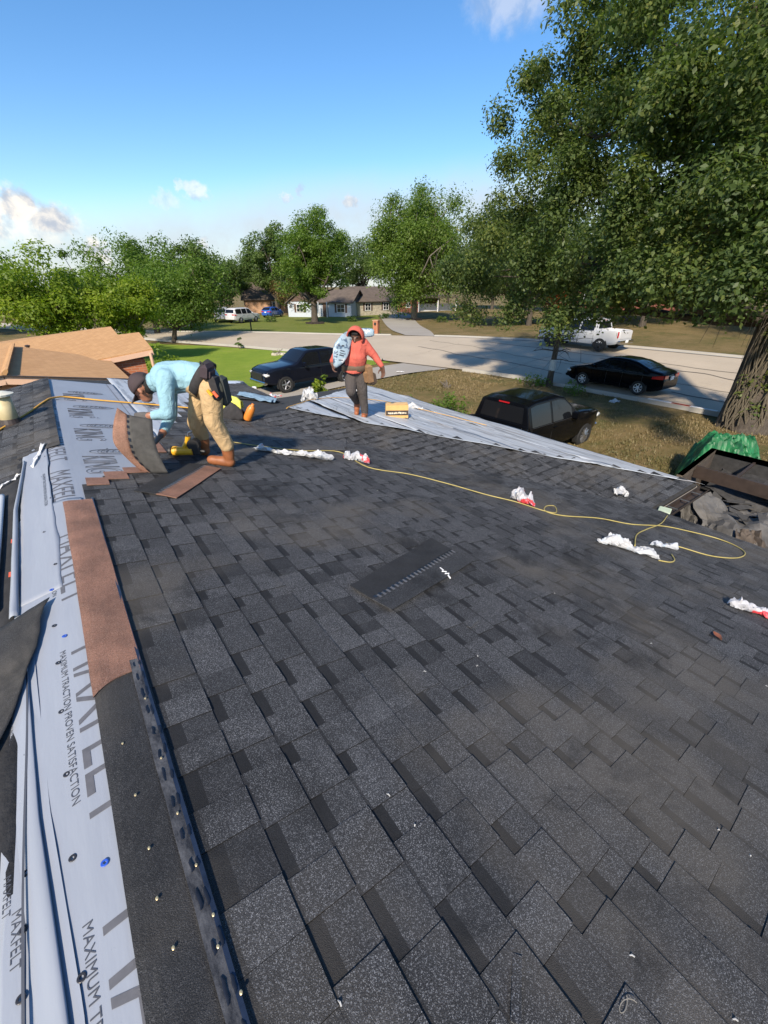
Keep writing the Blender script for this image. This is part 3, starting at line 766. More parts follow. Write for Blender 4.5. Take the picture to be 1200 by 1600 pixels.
# cap nails
def cap(x, y, z, col, parent):
    mb = MB(); mb.lathe([(.0090, 0), (.0090, .0012), (.0075, .002), (.0042, .0018), (.0040, .0)], (x, y, z), n=14, ring=True); hb(mb, 'cap_nail', col, parent)
capd = plain('dark_cap', (.03, .03, .035), .4); capb = plain('blue_cap', (.03, .10, .50), .4); capr = plain('orange_spot', (.7, .12, .05), .5)
for (px, py) in ((126, 1526), (112, 1339), (103, 1208), (95, 1110), (90, 1034), (84, 976)):
    P = onplane(px, py, (-T_, 0, 1), RZ-T_*RX*1.0+.012); cap(P[0], P[1], crest(P[0], .0072), capd, PA)
for (px, py) in ((162, 1346), (100, 992), (80, 920)):
    P = onplane(px, py, (-T_, 0, 1), RZ-T_*RX+.012); cap(P[0], P[1], crest(P[0], .0072), capb, PA)
for (px, py) in ((36, 1558), (40, 1450), (44, 1362), (45, 1289), (46, 1230), (45, 1176)):
    P = onplane(px, py, (-T_, 0, 1), RZ-T_*RX+.010); cap(P[0]-.004, P[1], zleft(P[0])+.009, capd, PL)
for (x, y) in ((-.30, 2.45), (-.34, 2.9), (-.29, 3.4), (-.33, 3.9), (-.30, 4.4), (.15, 4.5), (.32, 5.1), (.2, 5.8), (.42, 6.4), (.1, 7.0)):
    cap(x, y, crest(x, .006), capd, PB if y > 3 else PA)
for (x, y) in ((-.52, 1.98), (-.5, 2.55), (-.50, 2.95)):
    mb = MB(); mb.box((x, y, zleft(x)+.012), (.012, .05, .002)); hb(mb, 'orange_mark', capr, FE)
# --- lettering printed on the sheets
def lettering(body, size, at, up, zf, mat, parent, name='lettering', sx=1.0, outline=0.0, dz=.0035, spacing=1.0):
    cu = bpy.data.curves.new(name, 'FONT'); cu.body = body; cu.size = size; cu.space_character = spacing
    if outline: cu.fill_mode = 'NONE'; cu.bevel_depth = outline; cu.bevel_resolution = 0
    tmp = bpy.data.objects.new('tmp', cu); COL.objects.link(tmp)
    dg = bpy.context.evaluated_depsgraph_get(); dg.update()
    me = bpy.data.meshes.new_from_object(tmp.evaluated_get(dg)); bpy.data.objects.remove(tmp); bpy.data.curves.remove(cu)
    if not outline and size > .1:
        import bmesh
        bm = bmesh.new(); bm.from_mesh(me); bmesh.ops.triangulate(bm, faces=bm.faces[:])
        for _ in range(4):
            le = [e for e in bm.edges if e.calc_length() > .022]
            if not le: break
            bmesh.ops.subdivide_edges(bm, edges=le, cuts=1); bmesh.ops.triangulate(bm, faces=bm.faces[:])
        bm.to_mesh(me); bm.free()
    # reading direction runs towards -Y, tops of the letters towards `up` (+X)
    for v in me.vertices:
        a, b, c = v.co; x = at[0]+b*up; y = at[1]-a*sx*up
        v.co = (x, y, zf(x, y)+dz+(c if outline else 0))
    me.materials.clear(); me.materials.append(mat)
    o = link(name, me, parent); return o
zA = surf(lambda x, y: crest(x, 0)-.002, .0025, .006)
zP = surf(lambda x, y: crest(x, 0), .002, -.004)
zD = surf(lambda x, y: zleft(x), .003, .005)
zC = surf(lambda x, y: zmain(x), .003, -.006)
zL = lambda x, y: zleft(x)+.006+.0025*fbm(x*9, y*3)
for y in (.70, 1.70): lettering('MAXFELT', .235, (-.276, y), 1, zA, MT['ink'], PA, sx=.80, dz=.0019)
for y in (1.70+.02, .70+.02):
    lettering('MAXIMUM TRACTION PROVEN SATISFACTION', .030, (-.314, y), 1, zA, MT['ink_d'], PA, sx=1.10, dz=.0021)
lettering('MAXFELT', .20, (-.290, 2.76), 1, zA, MT['ink'], PA, sx=.86, dz=.0019)
lettering('MAXIMUM TRACTION PROVEN SATISFACTION', .026, (-.325, 2.78), 1, zA, MT['ink_d'], PA, sx=1.15, dz=.0021)
for i, y in enumerate((3.95, 4.95, 5.95, 6.95)):
    lettering('MAXFELT', .19, (-.285, y), 1, zP, MT['ink'], PB, sx=.95, dz=.0022)
    lettering('MAXIMUM TRACTION PROVEN SATISFACTION', .026, (-.33, y), 1, (zD if y < 4.9 else zP), MT['ink_d'], PD if y < 4.9 else PB, sx=1.2, dz=.0022)
    # outlined word with a crown over it, right of the crest
    lettering('KING', .33, (-.05, y+.35), 1, zP, MT['ink_d'], PB, sx=.62, outline=.0018)
    mb = MB()
    for k in range(7):
        a = -1.2+.4*k; mb.tube([(.05+.16+.12*math.sin(a)+.03*math.cos(t_)*1.0, y+.47+.045*math.sin(t_), zmain(.2+.12*math.sin(a))+.002) for t_ in np.linspace(0, 6.28, 10)], .0020, 4, False)
    mb.tube([(.21+.20*math.cos(t_), y+.47+.075*math.sin(t_), zmain(.21+.20*math.cos(t_))+.002) for t_ in np.linspace(0, 6.28, 24)], .0022, 4, False)
    hb(mb, 'crown_emblem', MT['ink_d'], PB)
for i, (tx, y, s) in enumerate((('MAXFELT', .86, .030), ('HORIZON MAXFELT, INC', 1.16, .016), ('NAILING PATTERN', 1.38, .016), ('SLIP RESISTANT SURFACE', 1.62, .015), ('MAXFELT', .55, .030))):
    lettering(tx, s, (-.452, y), 1, zL, MT['ink_d'], PL, sx=1.0, dz=.0018)
    lettering(tx, s*.8, (-.472, y+.1), 1, zL, MT['ink_d'], PL, sx=1.0, dz=.0018)
for y in (4.9, 5.6, 6.3, 7.0, 7.7, 8.3):
    lettering('KING', .22, (.85, y), 1, zC, MT['ink_d'], PC, sx=.8, outline=.002)
    lettering('MAXFELT', .12, (1.25, y), 1, zC, MT['ink'], PC, sx=.8)
# white sheets on the street slope of the wing, lapped and wrinkled, with bare streaks
def wsheet(x0, x1, lift, seed):
    def fn(u, v):
        x = x0+(x1-x0)*u; d = XF-x; y0, y1 = YE+d-.03+.03*vn(x*5, seed), YE+2*HW-d+.02
        y = y0+(y1-y0)*v
        w = .007*fbm(x*2.2, y*1.1, seed)+.010*max(0, fbm(x*4+y, y*1.3, seed+5))**2*2
        return (x+.03*fbm(y*1.2, seed, 1)*(1 if u in (0, 1) else 0), y, ZE+TW*d+lift+w)
    mb = MB(); mb.grid(fn, 16, 90); return hb(mb, 'underlayment', MT['paper_w'], smooth=True, thick=.002)
for i, (a, b) in enumerate(((6.15, 7.14), (5.2, 6.22), (4.25, 5.27), (3.55, 4.20), (2.72, 3.40))):
    o = wsheet(a, b, .012+.004*i, i*3.3)
    rk = random.Random(i)
    for k in range(5):                                   # printed lines, broken here and there
        xx = a+(b-a)*rk.uniform(.08, .95); mb = MB(); d = XF-xx; L_ = 2*HW-2*d-.3; v0 = rk.uniform(0, .6); v1 = v0+rk.uniform(.12, .4)
        mb.grid(lambda u, v: (xx+.010*u+.03*fbm(v*3, k, i), YE+d+.15+L_*(v0+(v1-v0)*v), ZE+TW*(d-.012*u)+.030+.004*i+.006*fbm(v*7, k)), 1, 40)
        hb(mb, 'printed_line', MT['ink'], o)

# ------------------------------------------------------------------ neighbouring and far houses
def windows_on(parent, wall_a, wall_b, items, z0):
    """items: (t along the wall 0..1, sill height, width, height); wall_a -> wall_b as seen from the street, left to right"""
    a = np.array(wall_a, float); b = np.array(wall_b, float); d = (b-a)/np.linalg.norm(b-a); n = np.array([d[1], -d[0]])
    for (t, s, w, h) in items:
        c = a+(b-a)*t; R = Matrix(((d[0], n[0], 0), (d[1], n[1], 0), (0, 0, 1)))
        m = MB(); hw = w/2
        for (ox, oz, ww, hh) in ((-hw, h/2, .08, h+.16), (hw, h/2, .08, h+.16), (0, 0, w, .08), (0, h, w, .08), (0, h/2, .05, h), (0, h/2, w, .04)):
            p = c+d*ox+n*.04; m.box((p[0], p[1], z0+s+oz), (ww, .07, hh), R)
        f = m.build('window', MT['white'], parent)
        m = MB(); p = c+n*.02; m.box((p[0], p[1], z0+s+h/2), (w-.04, .04, h-.04), R); m.build('pane', MT['window'], f)
        for sgn in (-1, 1):
            if w > .9:
                m = MB(); p = c+d*sgn*(hw+.24)+n*.03; m.box((p[0], p[1], z0+s+h/2), (.32, .04, h+.1), R); m.build('shutter', MT['siding_br'], parent)
def quad_house(root, A, B, depth, h, rise, z0, wmat, rmat, gmat, over=.45):
    """gabled box: A->B is the front wall (left to right from the street), ridge parallel to it"""
    A, B = np.array(A, float), np.array(B, float); d = (B-A)/np.linalg.norm(B-A); n = np.array([-d[1], d[0]])
    C, D = B+n*depth, A+n*depth
    m = MB(); m.prism([A, B, C, D], z0-.3, z0+h); m.build('wall', wmat, root)
    mA, mB = A+n*depth/2, B+n*depth/2
    m = MB()
    for p, q, r in ((A, D, mA), (B, C, mB)): m.slab([(p[0], p[1], z0+h), (q[0], q[1], z0+h), (r[0], r[1], z0+h+rise)], .08)
    m.build('gable', gmat, root)
    A2, B2, D2, C2 = A-d*over-n*over, B+d*over-n*over, D-d*over+n*over, C+d*over+n*over; rA, rB = mA-d*over, mB+d*over
    k = rise*over/(depth/2); m = MB()
    m.slab([(A2[0], A2[1], z0+h-k), (B2[0], B2[1], z0+h-k), (rB[0], rB[1], z0+h+rise+.06), (rA[0], rA[1], z0+h+rise+.06)], .14)
    m.slab([(D2[0], D2[1], z0+h-k), (C2[0], C2[1], z0+h-k), (rB[0], rB[1], z0+h+rise+.06), (rA[0], rA[1], z0+h+rise+.06)], .14)
    m.build('roof', rmat, root)
    return A, B, C, D
# tan house next door, beyond the far end of the roof
nb = empty('tan_house', (0, 0, 0), 0, 'neighbouring low house with sunny tan shingle roof and orange brick wall', 'house')
e0, e1, r1 = gz3 = [onplane(q[0], q[1], (0, 0, 1), z) for q, z in (((152, 562), 2.4), ((238, 545), 2.62), ((173, 510), 3.0))]
nn = np.cross(e1-e0, r1-e0); nn /= np.linalg.norm(nn); nd = nn@e0
on = lambda px, py: onplane(px, py, nn, nd)
r0 = on(-70, 548); s1 = on(184, 523); r2 = on(217, 519); l0 = on(-90, 585)
m = MB(); m.slab([e0, e1, r2, s1, r1, r0, l0], .12)
m.build('roof', MT['tan_roof'], nb)
back = np.array([-3.2, 3.4, -.55])
m = MB(); m.slab([r1, r0, r0+back, r1+back], .1); m.slab([r2, s1, s1+back*.6, r2+back*.6], .1); m.build('roof_back', MT['tan_roof'], nb)
ed = (e1-e0)/np.linalg.norm(e1-e0); en = np.array([-ed[1], ed[0], 0])
wa, wb = e0+en*.18-ed*.3, e1+en*.18-ed*.30
m = MB(); m.prism([wa[:2], wb[:2], (wb+en*5)[:2], (wa+en*4)[:2]], -.4, 2.30); m.build('wall', MT['brick_o'], nb)
m = MB(); m.beam(e0-np.array([0, 0, .11])-ed*.1, e1-np.array([0, 0, .11]), .05, .15); m.build('fascia', MT['trim_tan'], nb)
m = MB(); m.tube([e1-ed*.10+np.array([0, 0, -.1])-en*.05, e1-ed*.1+np.array([.03, 0, -2.8])-en*.05], .05, 8); m.build('downpipe', MT['trim_tan'], nb)
m = MB(); PX, PY, PZ, GS = -1.05, 13.1, 2.7, .143
def gz_(x): return PZ - GS*abs(x-PX)
m.slab([(PX, PY, PZ), (1.45, PY, gz_(1.45)), (1.45, 17.6, gz_(1.45)), (PX, 20, PZ)], .12)
m.slab([(PX, PY, PZ), (-6.5, PY, gz_(-6.5)), (-6.5, 20, gz_(-6.5)), (PX, 20, PZ)], .12)
m.build('roof', MT['tan_roof'], nb)
m = MB(); m.beam((PX, PY-.02, PZ-.10), (1.47, PY-.02, gz_(1.45)-.10), .04, .17); m.beam((PX, PY-.02, PZ-.10), (-6.5, PY-.02, gz_(-6.5)-.10), .04, .17); m.build('fascia', MT['trim_tan'], nb)
m = MB(); m.beam((PX, PY-.06, PZ+.005), (1.47, PY-.06, gz_(1.45)+.005), .05, .03); m.beam((PX, PY-.06, PZ+.005), (-6.5, PY-.06, gz_(-6.5)+.005), .05, .03); m.build('drip_edge', MT['gutter'], nb)
m = MB(); m.tube([(PX, PY, PZ+.02), (PX, 19.5, PZ+.02)], .16, 8, True, .3); m.build('ridge_cap', MT['tan_roof'], nb)
for k in range(8):
    zz = 2.52-.13*k; m = MB(); hx = min(5.0, (PZ-.2-zz)/GS); m.box((PX, PY+.42-.006*k, zz-.06), (2*min(hx, 2.4), .03, .125)); m.build('siding_board', MT['siding_peach'], nb)
m = MB(); m.prism([(PX-3.2, PY+.45), (1.2, PY+.45), (1.2, 17.5), (PX-3.2, 17.5)], -.4, 2.28); m.build('wall', MT['siding_peach'], nb)
m = MB(); m.tube([on(47, 552), on(47, 552)+np.array([0, 0, .22])], .05, 8); m.lathe([(.08, 0), (.08, .04), (.02, .06)], on(47, 552)+np.array([0, 0, .22])); m.build('roof_vent', MT['gutter'], nb)

# blue grey house across the street
h1 = empty('blue_grey_house', (0, 0, 0), 0, 'pale blue grey house with brown gable behind the round tree across the street', 'house')
A, B, C, D = quad_house(h1, (34.6, 71.4), (41.0, 64.0), 8, 2.35, 1.6, 0, MT['siding_b'], MT['roof_br'], MT['siding_br'])
dF = np.array([6.4, -7.4]); dF /= np.linalg.norm(dF); nF = np.array([dF[1], -dF[0]])
# front gable at the left
gA, gB = np.array([34.4, 71.6])-dF*.3, np.array([34.4, 71.6])+dF*3.9
m = MB(); m.prism([gA+nF*1.5, gB+nF*1.5, gB-nF*.6, gA-nF*.6], -.3, 2.3); m.build('wall', MT['siding_b'], h1)
gm = (gA+gB)/2; m = MB(); q = lambda p, z: (p[0], p[1], z)
m.slab([q(gA+nF*1.52, 2.3), q(gB+nF*1.52, 2.3), q(gm+nF*1.52, 3.6)], .06); m.build('gable', MT['siding_br'], h1)
m = MB(); m.slab([q(gA-dF*.4+nF*1.9, 2.05), q(gm+nF*1.9, 3.75), q(gm-nF*5, 3.75), q(gA-dF*.4-nF*5, 2.05)], .12); m.slab([q(gB+dF*.4+nF*1.9, 2.05), q(gm+nF*1.9, 3.75), q(gm-nF*5, 3.75), q(gB+dF*.4-nF*5, 2.05)], .12); m.build('roof', MT['roof_br'], h1)
windows_on(h1, gA+nF*1.5, gB+nF*1.5, [(.5, .75, 1.15, 1.15)], 0)
windows_on(h1, A, B, [(.82, .7, 1.3, 1.2)], 0)
m = MB(); p = A+(B-A)*.55+nF*.05; m.box((p[0], p[1], 1.05), (.9, .12, 2.05), Matrix(((dF[0], nF[0], 0), (dF[1], nF[1], 0), (0, 0, 1)))); m.build('door', MT['siding_br'], h1)
for t in (.47, .62):
    m = MB(); p = A+(B-A)*t+nF*1.3; m.box((p[0], p[1], 1.1), (.14, .14, 2.3)); m.build('porch_post', MT['white'], h1)
# tan stone house right of it
h2 = empty('stone_house', (0, 0, 0), 0, 'tan stone house with brown roof half hidden between the two big street trees', 'house')
quad_house(h2, (43.5, 66), (52.5, 66.5), 8, 2.4, 2.0, 0, MT['stone_t'], MT['roof_br'], MT['siding_br'])
windows_on(h2, (43.5, 66), (52.5, 66.5), [(.25, .8, 1.2, 1.1), (.7, .8, 1.2, 1.1)], 0)
# red brick house with carport
h3 = empty('red_brick_house', (0, 0, 0), 0, 'red brick house with white panelled carport behind the drooping tree', 'house')
quad_house(h3, (55.0, 71.5), (60.5, 70.0), 9, 2.7, 1.5, 0, MT['brick_r'], MT['roof_br'], MT['siding_br'])
windows_on(h3, (55.0, 71.5), (60.5, 70.0), [(.62, .8, .8, 1.7)], 0)
m = MB(); m.slab([(60.2, 69.8, 2.75), (69.5, 67.4, 2.75), (71.5, 75, 2.9), (62, 77, 2.9)], .35); m.build('carport_roof', MT['roof_br'], h3)
for (x, y) in ((60.8, 70.2), (65, 69.1), (69, 68)):
    m = MB(); m.box((x, y, 1.3), (.18, .18, 2.9)); m.build('carport_post', MT['white'], h3)
m = MB(); m.beam((61.2, 72, .65), (70.0, 70, .65), .1, 1.4); m.build('carport_panel', MT['white'], h3)
m = MB(); m.beam((62, 77, 1.3), (71, 75, 1.3), .1, 2.6); m.build('carport_back', MT['brick_r'], h3)
# small brown house far up the street, and one behind the leaves on the right
h4 = empty('brown_roof_house', (0, 0, 0), 0, 'small far house with brown roof and brick wall above the parked white cars', 'house')
quad_house(h4, (31.5, 86.5), (40, 82), 8, 2.5, 2.6, 0, MT['brick_t'], MT['roof_br'], MT['brick_t'])
windows_on(h4, (31.5, 86.5), (40, 82), [(.6, .8, 1.2, 1.1)], 0)
h5 = empty('shaded_brick_house', (0, 0, 0), 0, 'dark red brick house in shade behind the white pickup and the oak leaves', 'house')
quad_house(h5, (70, 44), (72, 26), 9, 2.8, 1.8, 1.6, MT['brick_r'], MT['roof_br'], MT['siding_br'])
windows_on(h5, (70, 44), (72, 26), [(.2, .8, 1.4, 1.2), (.75, .8, 1.6, 1.2)], 1.6)

# ------------------------------------------------------------------ vehicles
def wheel(root, x, y, r, side, rim, spokes=6):
    R = Matrix.Rotation(math.pi/2, 3, 'X'); w = .22
    m = MB(); m.lathe([(r*.62, -w/2), (r*.93, -w/2), (r, -w/2+.04), (r, w/2-.04), (r*.93, w/2), (r*.62, w/2)], (x, y, r), R, 28, True)
    t = m.build('wheel', MT['rubber'], root, smooth=False)
    m = MB(); yo = y+side*(w/2-.03)
    m.lathe([(r*.20, -.015), (r*.20, .02), (r*.12, .03)], (x, yo, r), Matrix.Rotation(-side*math.pi/2, 3, 'X'), 12)
    for k in range(spokes):
        a = 2*math.pi*k/spokes; p = Vector((math.cos(a), 0, math.sin(a)))
        m.beam(Vector((x, yo, r))+p*r*.12, Vector((x, yo, r))+p*r*.63, .018, r*.16) if False else m.tube([Vector((x, yo, r))+p*r*.12, Vector((x, yo, r))+p*r*.64], r*.085, 5)
    n = 24; V = []; F = []
    for k in range(n):
        a = 2*math.pi*k/n
        for rr, o in ((.56, 0), (.66, 0), (.66, .015*side), (.56, .015*side)): V.append((x+rr*r*math.cos(a), yo+o, r+rr*r*math.sin(a)))
    for k in range(n):
        for q in range(4): F.append((k*4+q, ((k+1) % n)*4+q, ((k+1) % n)*4+(q+1) % 4, k*4+(q+1) % 4))
    m.add(V, F); m.build('rim', rim, t)
    m = MB(); m.lathe([(.0, 0), (r*.62, 0), (r*.62, .01)], (x, y-side*.02, r), Matrix.Rotation(-side*math.pi/2, 3, 'X'), 20); m.build('brake_disc', MT['black_plastic'], t)

CARS = {
 'sedan': dict(L=4.62, W=1.78, top=[(-2.31, .62), (-2.27, .92), (-2.15, 1.03), (-1.72, 1.10), (-1.0, 1.36), (-.55, 1.44), (-.1, 1.455), (.3, 1.42), (1.12, 1.02), (1.3, .98), (2.0, .83), (2.2, .72), (2.31, .50)],
   bot=.22, belt=(.96, .90), wx=(-1.37, 1.33), r=.32, side=[(-1.42, -.62), (-.52, .18), (.22, .86)], ws=(.36, 1.06), rw=(-1.62, -.92), tum=.24),
 'pickup': dict(L=5.85, W=2.0, top=[(-2.92, .9), (-2.90, 1.26), (-2.7, 1.29), (-1.06, 1.29), (-1.02, 1.30), (-.92, 1.84), (-.6, 1.89), (.2, 1.89), (.5, 1.83), (1.12, 1.36), (1.28, 1.30), (2.4, 1.20), (2.75, 1.10), (2.88, .95), (2.92, .6)],
   bot=.42, belt=(1.22, 1.16), wx=(-1.78, 1.86), r=.40, side=[(-.84, -.04), (.06, .86)], ws=(.52, 1.10), rw=None, tum=.22, bed=(-2.80, -1.10)),
 'crewcab': dict(L=5.85, W=2.0, top=[(-2.92, .9), (-2.90, 1.26), (-2.7, 1.29), (-1.50, 1.29), (-1.46, 1.30), (-1.36, 1.84), (-1.0, 1.90), (.2, 1.90), (.5, 1.84), (1.12, 1.36), (1.28, 1.30), (2.4, 1.20), (2.75, 1.10), (2.88, .95), (2.92, .6)],
   bot=.42, belt=(1.22, 1.16), wx=(-1.80, 1.86), r=.41, side=[(-1.26, -.30), (-.20, .82)], ws=(.52, 1.10), rw=None, tum=.22, bed=(-2.80, -1.55)),
 'suv': dict(L=5.1, W=2.0, top=[(-2.55, .7), (-2.5, 1.2), (-2.3, 1.72), (-2.0, 1.84), (0, 1.86), (.4, 1.80), (1.05, 1.25), (1.2, 1.18), (2.2, 1.05), (2.45, .9), (2.55, .6)],
   bot=.35, belt=(1.15, 1.1), wx=(-1.5, 1.5), r=.38, side=[(-2.2, -1.2), (-1.1, -.2), (-.1, .8)], ws=(.45, 1.0), rw=(-2.47, -2.32), tum=.2),
 'hatch': dict(L=4.3, W=1.75, top=[(-2.15, .6), (-2.1, 1.05), (-1.8, 1.3), (-1.3, 1.48), (-.2, 1.52), (.25, 1.46), (1.05, 1.0), (1.25, .96), (1.9, .8), (2.1, .66), (2.15, .5)],
   bot=.22, belt=(.98, .92), wx=(-1.28, 1.28), r=.31, side=[(-1.5, -.6), (-.5, .2), (.25, .8)], ws=(.34, 1.0), rw=(-2.05, -1.5), tum=.22)}
def vehicle(kind, name, label, cat, loc, heading, paint, group=None, rim=None, spokes=6, scale=1.0, lift=0.0, plate=True):
    c = CARS[kind]; root = empty(name, loc, heading, label, cat, group); root.scale = (scale,)*3
    xs_, zs_ = [a for a, b in c['top']], [b for a, b in c['top']]; hl = c['L']/2
    top = lambda x: float(np.interp(x, xs_, zs_))
    def topS(x): return (top(x-.05)+2*top(x)+top(x+.05))/4 if 'bed' not in c else top(x)
    belt = lambda x: c['belt'][0]+(c['belt'][1]-c['belt'][0])*(x+hl)/c['L']
    Hmax = max(zs_)
    def plan(x): return 1 - .20*max(0, (abs(x)-hl*.62)/(hl*.38))**2.4
    def bot(x): return c['bot'] + .14*max(0, (abs(x)-hl*.75)/(hl*.25))**2
    def W(x, z):
        w = c['W']/2*plan(x); b = belt(x)
        if z > b: w -= c['tum']*((z-b)/(Hmax-b))**1.1 + .02
        else: w -= .07*((b-z)/b)**2 + .02*((z-.6)/.4)**2*0
        return w
    bed = c.get('bed')
    xs = sorted(set(list(np.linspace(-hl, hl, 46)) + [a for a, b in c['top']] + ([bed[0], bed[0]+.005, bed[1], bed[1]-.005] if bed else [])))
    def section(x):
        t, b = topS(x), bot(x); rr = min(.09, (t-b)*.2); inbed = bed and bed[0] < x < bed[1]
        P = []
        for k in range(9):
            z = b+(t-rr-b)*k/8; P.append((W(x, z) - (.05 if k == 0 else 0), z))
        w = W(x, t-rr)
        if inbed: P += [(w-.01, t-.02), (w-.04, t), (w-.09, t-.005), (w-.11, t-.03), (w-.12, .86), (w*.5, .84), (0, .84)]
        else:
            for a in (.35, .75, 1.15): P.append((w-rr*(1-math.cos(a)), t-rr+rr*math.sin(a)))
            for f in (.8, .5, .25, 0): P.append(((w-rr)*f, t+.025*(1-f*f)*(1 if t > .7 else 0)))
        return P
    m = MB(); S = [section(x) for x in xs]; n = len(S[0]); V = []
    for x, P in zip(xs, S):
        V += [(x, y, z) for y, z in P] + [(x, -y, z) for y, z in reversed(P[:-1])]
    k = 2*n-1; F = [(i*k+j, i*k+j+1, (i+1)*k+j+1, (i+1)*k+j) for i in range(len(xs)-1) for j in range(k-1)]
    F += [tuple(range(k)), tuple(reversed(range((len(xs)-1)*k, len(xs)*k)))] + [(i*k+k-1, i*k, (i+1)*k, (i+1)*k+k-1) for i in range(len(xs)-1)]
    m.add(V, F); body = m.build('body', paint, root, smooth=True)
    ed = body.modifiers.new('edges', 'EDGE_SPLIT'); ed.split_angle = math.radians(38)
    # wheel wells and wheels
    for x in c['wx']:
        for s in (-1, 1):
            yy = s*(W(x, c['r'])+.004); m = MB(); n_ = 22
            P = [(x+(c['r']*1.16+lift*.2)*math.cos(a), yy, c['r']+lift*.0+c['r']*1.16*math.sin(a)) for a in np.linspace(-.35, math.pi+.35, n_)]
            m.add(P+[(p[0], yy-s*.12, p[2]) for p in P], [tuple(range(n_)), tuple(reversed(range(n_, 2*n_)))]+[(i, i+1, n_+i+1, n_+i) for i in range(n_-1)]); m.build('wheel_well', MT['black_plastic'], root)
            wheel(root, x, s*(W(x, c['r'])-.075), c['r'], s, rim or MT['alloy'], spokes)
    # glass
    for (a, b) in c['side']:
        for s in (-1, 1):
            m = MB(); xa, xb = a, b
            def fn(u, v):
                x = xa+(xb-xa)*u; zb = belt(x)+.03; zt = topS(x)-.10
                z = zb+(max(zt, zb+.02)-zb)*v; return (x, s*(W(x, z)+.006), z)
            m.grid(fn, 10, 4); g = m.build('side_window', MT['glass'], root, smooth=True)
            m = MB(); m.tube([(xa+(xb-xa)*q/8, s*(W(xa+(xb-xa)*q/8, belt(xa+(xb-xa)*q/8))+.012), belt(xa+(xb-xa)*q/8)+.022) for q in range(9)], .010, 5); m.build('window_trim', MT['black_plastic'], g)
            m = MB(); hx = xa+.12; m.bbox((hx, s*(W(hx, belt(hx)-.12)+.02), belt(hx)-.13), (.18, .035, .03), .008); m.build('door_handle', paint, root)
            m = MB(); m.box((xa-.03, s*(W(xa, .75)-.0), (c['bot']+belt(xa))/2), (.012, .014, belt(xa)-c['bot']-.05)); m.build('door_seam', MT['black_plastic'], root)
    for nm, rg in (('windshield', c['ws']), ('rear_window', c['rw'])):
        if rg is None: continue
        m = MB()
        def fn2(u, v):
            x = rg[0]+(rg[1]-rg[0])*u; t = topS(x); w = W(x, t-.09)-.10; f = -1+2*v
            return (x, w*f, t+.025*(1-f*f)+.012)
        m.grid(fn2, 8, 8); m.build(nm, MT['glass'], root, smooth=True)
    if bed:
        x = bed[1]+.10; m = MB(); w = W(x, 1.5)
        m.add([(x-.0, -w*.84, 1.33), (x, w*.84, 1.33), (x+.075, w*.76, 1.76), (x+.075, -w*.76, 1.76)], [(0, 1, 2, 3)])
        m.build('rear_window', MT['glass'], root, thick=.02)
        m = MB(); m.box((x+.085, 0, 1.815), (.05, .36, .035)); m.build('brake_light', MT['red_lamp'], root)
        m = MB(); m.box((-hl+.0, 0, 1.02), (.05, c['W']*.72, .42)); m.build('tailgate', paint, root)
        m = MB(); m.bbox((-hl-.06, 0, .62), (.16, c['W']*.88, .2), .03); m.build('rear_bumper', MT['chrome'] if paint is MT['paint_white'] else MT['black_plastic'], root)
    zt = belt(-hl)-.06
    for s in (-1, 1):
        xr = -hl+.05; z0, z1 = (zt-.12, zt+.05) if not bed else (.88, 1.24)
        m = MB(); m.grid(lambda u, v: ((xr+(.42 if not bed else .10)*u*(1 if kind == 'sedan' else .6)), s*(W(xr+.42*u*(1 if not bed else .25), z0)+.010), z0+(z1-z0)*v*(1-.45*u*(0 if bed else 1))), 4, 3); m.build('taillight', MT['red_lamp'], root, thick=.02)
        m = MB(); m.bbox((xr-.012, s*(W(xr, zt)-.22), (z0+z1)/2), (.05, .34 if not bed else .14, z1-z0-.02), .012); m.build('taillight', MT['red_lamp'], root)
        xf = hl-.16; zf = topS(xf)-.06 if not bed else .98
        m = MB(); m.bbox((xf-.03, s*(W(xf, zf)-.14), zf-.06), (.30, .34, .15), .04); m.build('headlight', MT['clear_lamp'], root, smooth=True)
        xm_ = c['side'][-1][1]-.02; m = MB(); m.bbox((xm_, s*(W(xm_, belt(xm_))+.11), belt(xm_)+.10), (.12, .20, .15 if not bed else .24), .04); m.build('mirror', paint, root)
    m = MB(); m.bbox((hl-.02, 0, .62 if not bed else .82), (.08, c['W']*.55, .22 if not bed else .38), .03); m.build('grille', MT['black_plastic'], root)
    m = MB(); m.bbox((hl-.05, 0, .40 if not bed else .55), (.18, c['W']*.82, .16), .05); m.build('front_bumper', paint if kind != 'crewcab' else MT['chrome'], root)
    if plate:
        m = MB(); m.box((-hl-(.15 if bed else .012), 0, .66 if bed else .80), (.02, .32, .15)); m.build('number_plate', MT['white'], root)
    return root
alloy_dark = plain('dark_machined_rim', (.30, .30, .31), .3, .8)
# heading: +X of the model is the front
def gz0(x, y): return gh(x, y)+.08
vehicle('sedan', 'sedan', 'black sedan parked at the kerb beyond the dry front lawn', 'car', (21.65, 10.05, gz0(21.6, 10)), math.radians(90), MT['paint_black'], rim=plain('silver_wheel_cover', (.62, .62, .63), .35, .3), spokes=7)
vehicle('crewcab', 'pickup_truck', 'white crew cab pickup parked across the street under the oak branches', 'pickup truck', (29.7, 16.9, gz0(29.6, 16.9)), math.radians(90), MT['paint_white'], rim=MT['black_plastic'], spokes=6)
vehicle('crewcab', 'pickup_truck', 'dark pickup with open bed facing the house beside the bright green lawn', 'pickup truck', (10.75, 21.35, -.27), math.radians(184), MT['paint_navy'], rim=MT['alloy'], spokes=5)
vehicle('crewcab', 'pickup_truck', 'black crew cab pickup seen from behind just below the roof edge', 'pickup truck', (11.45, 7.75, -.26), math.radians(2), MT['paint_black'], rim=alloy_dark, spokes=10)
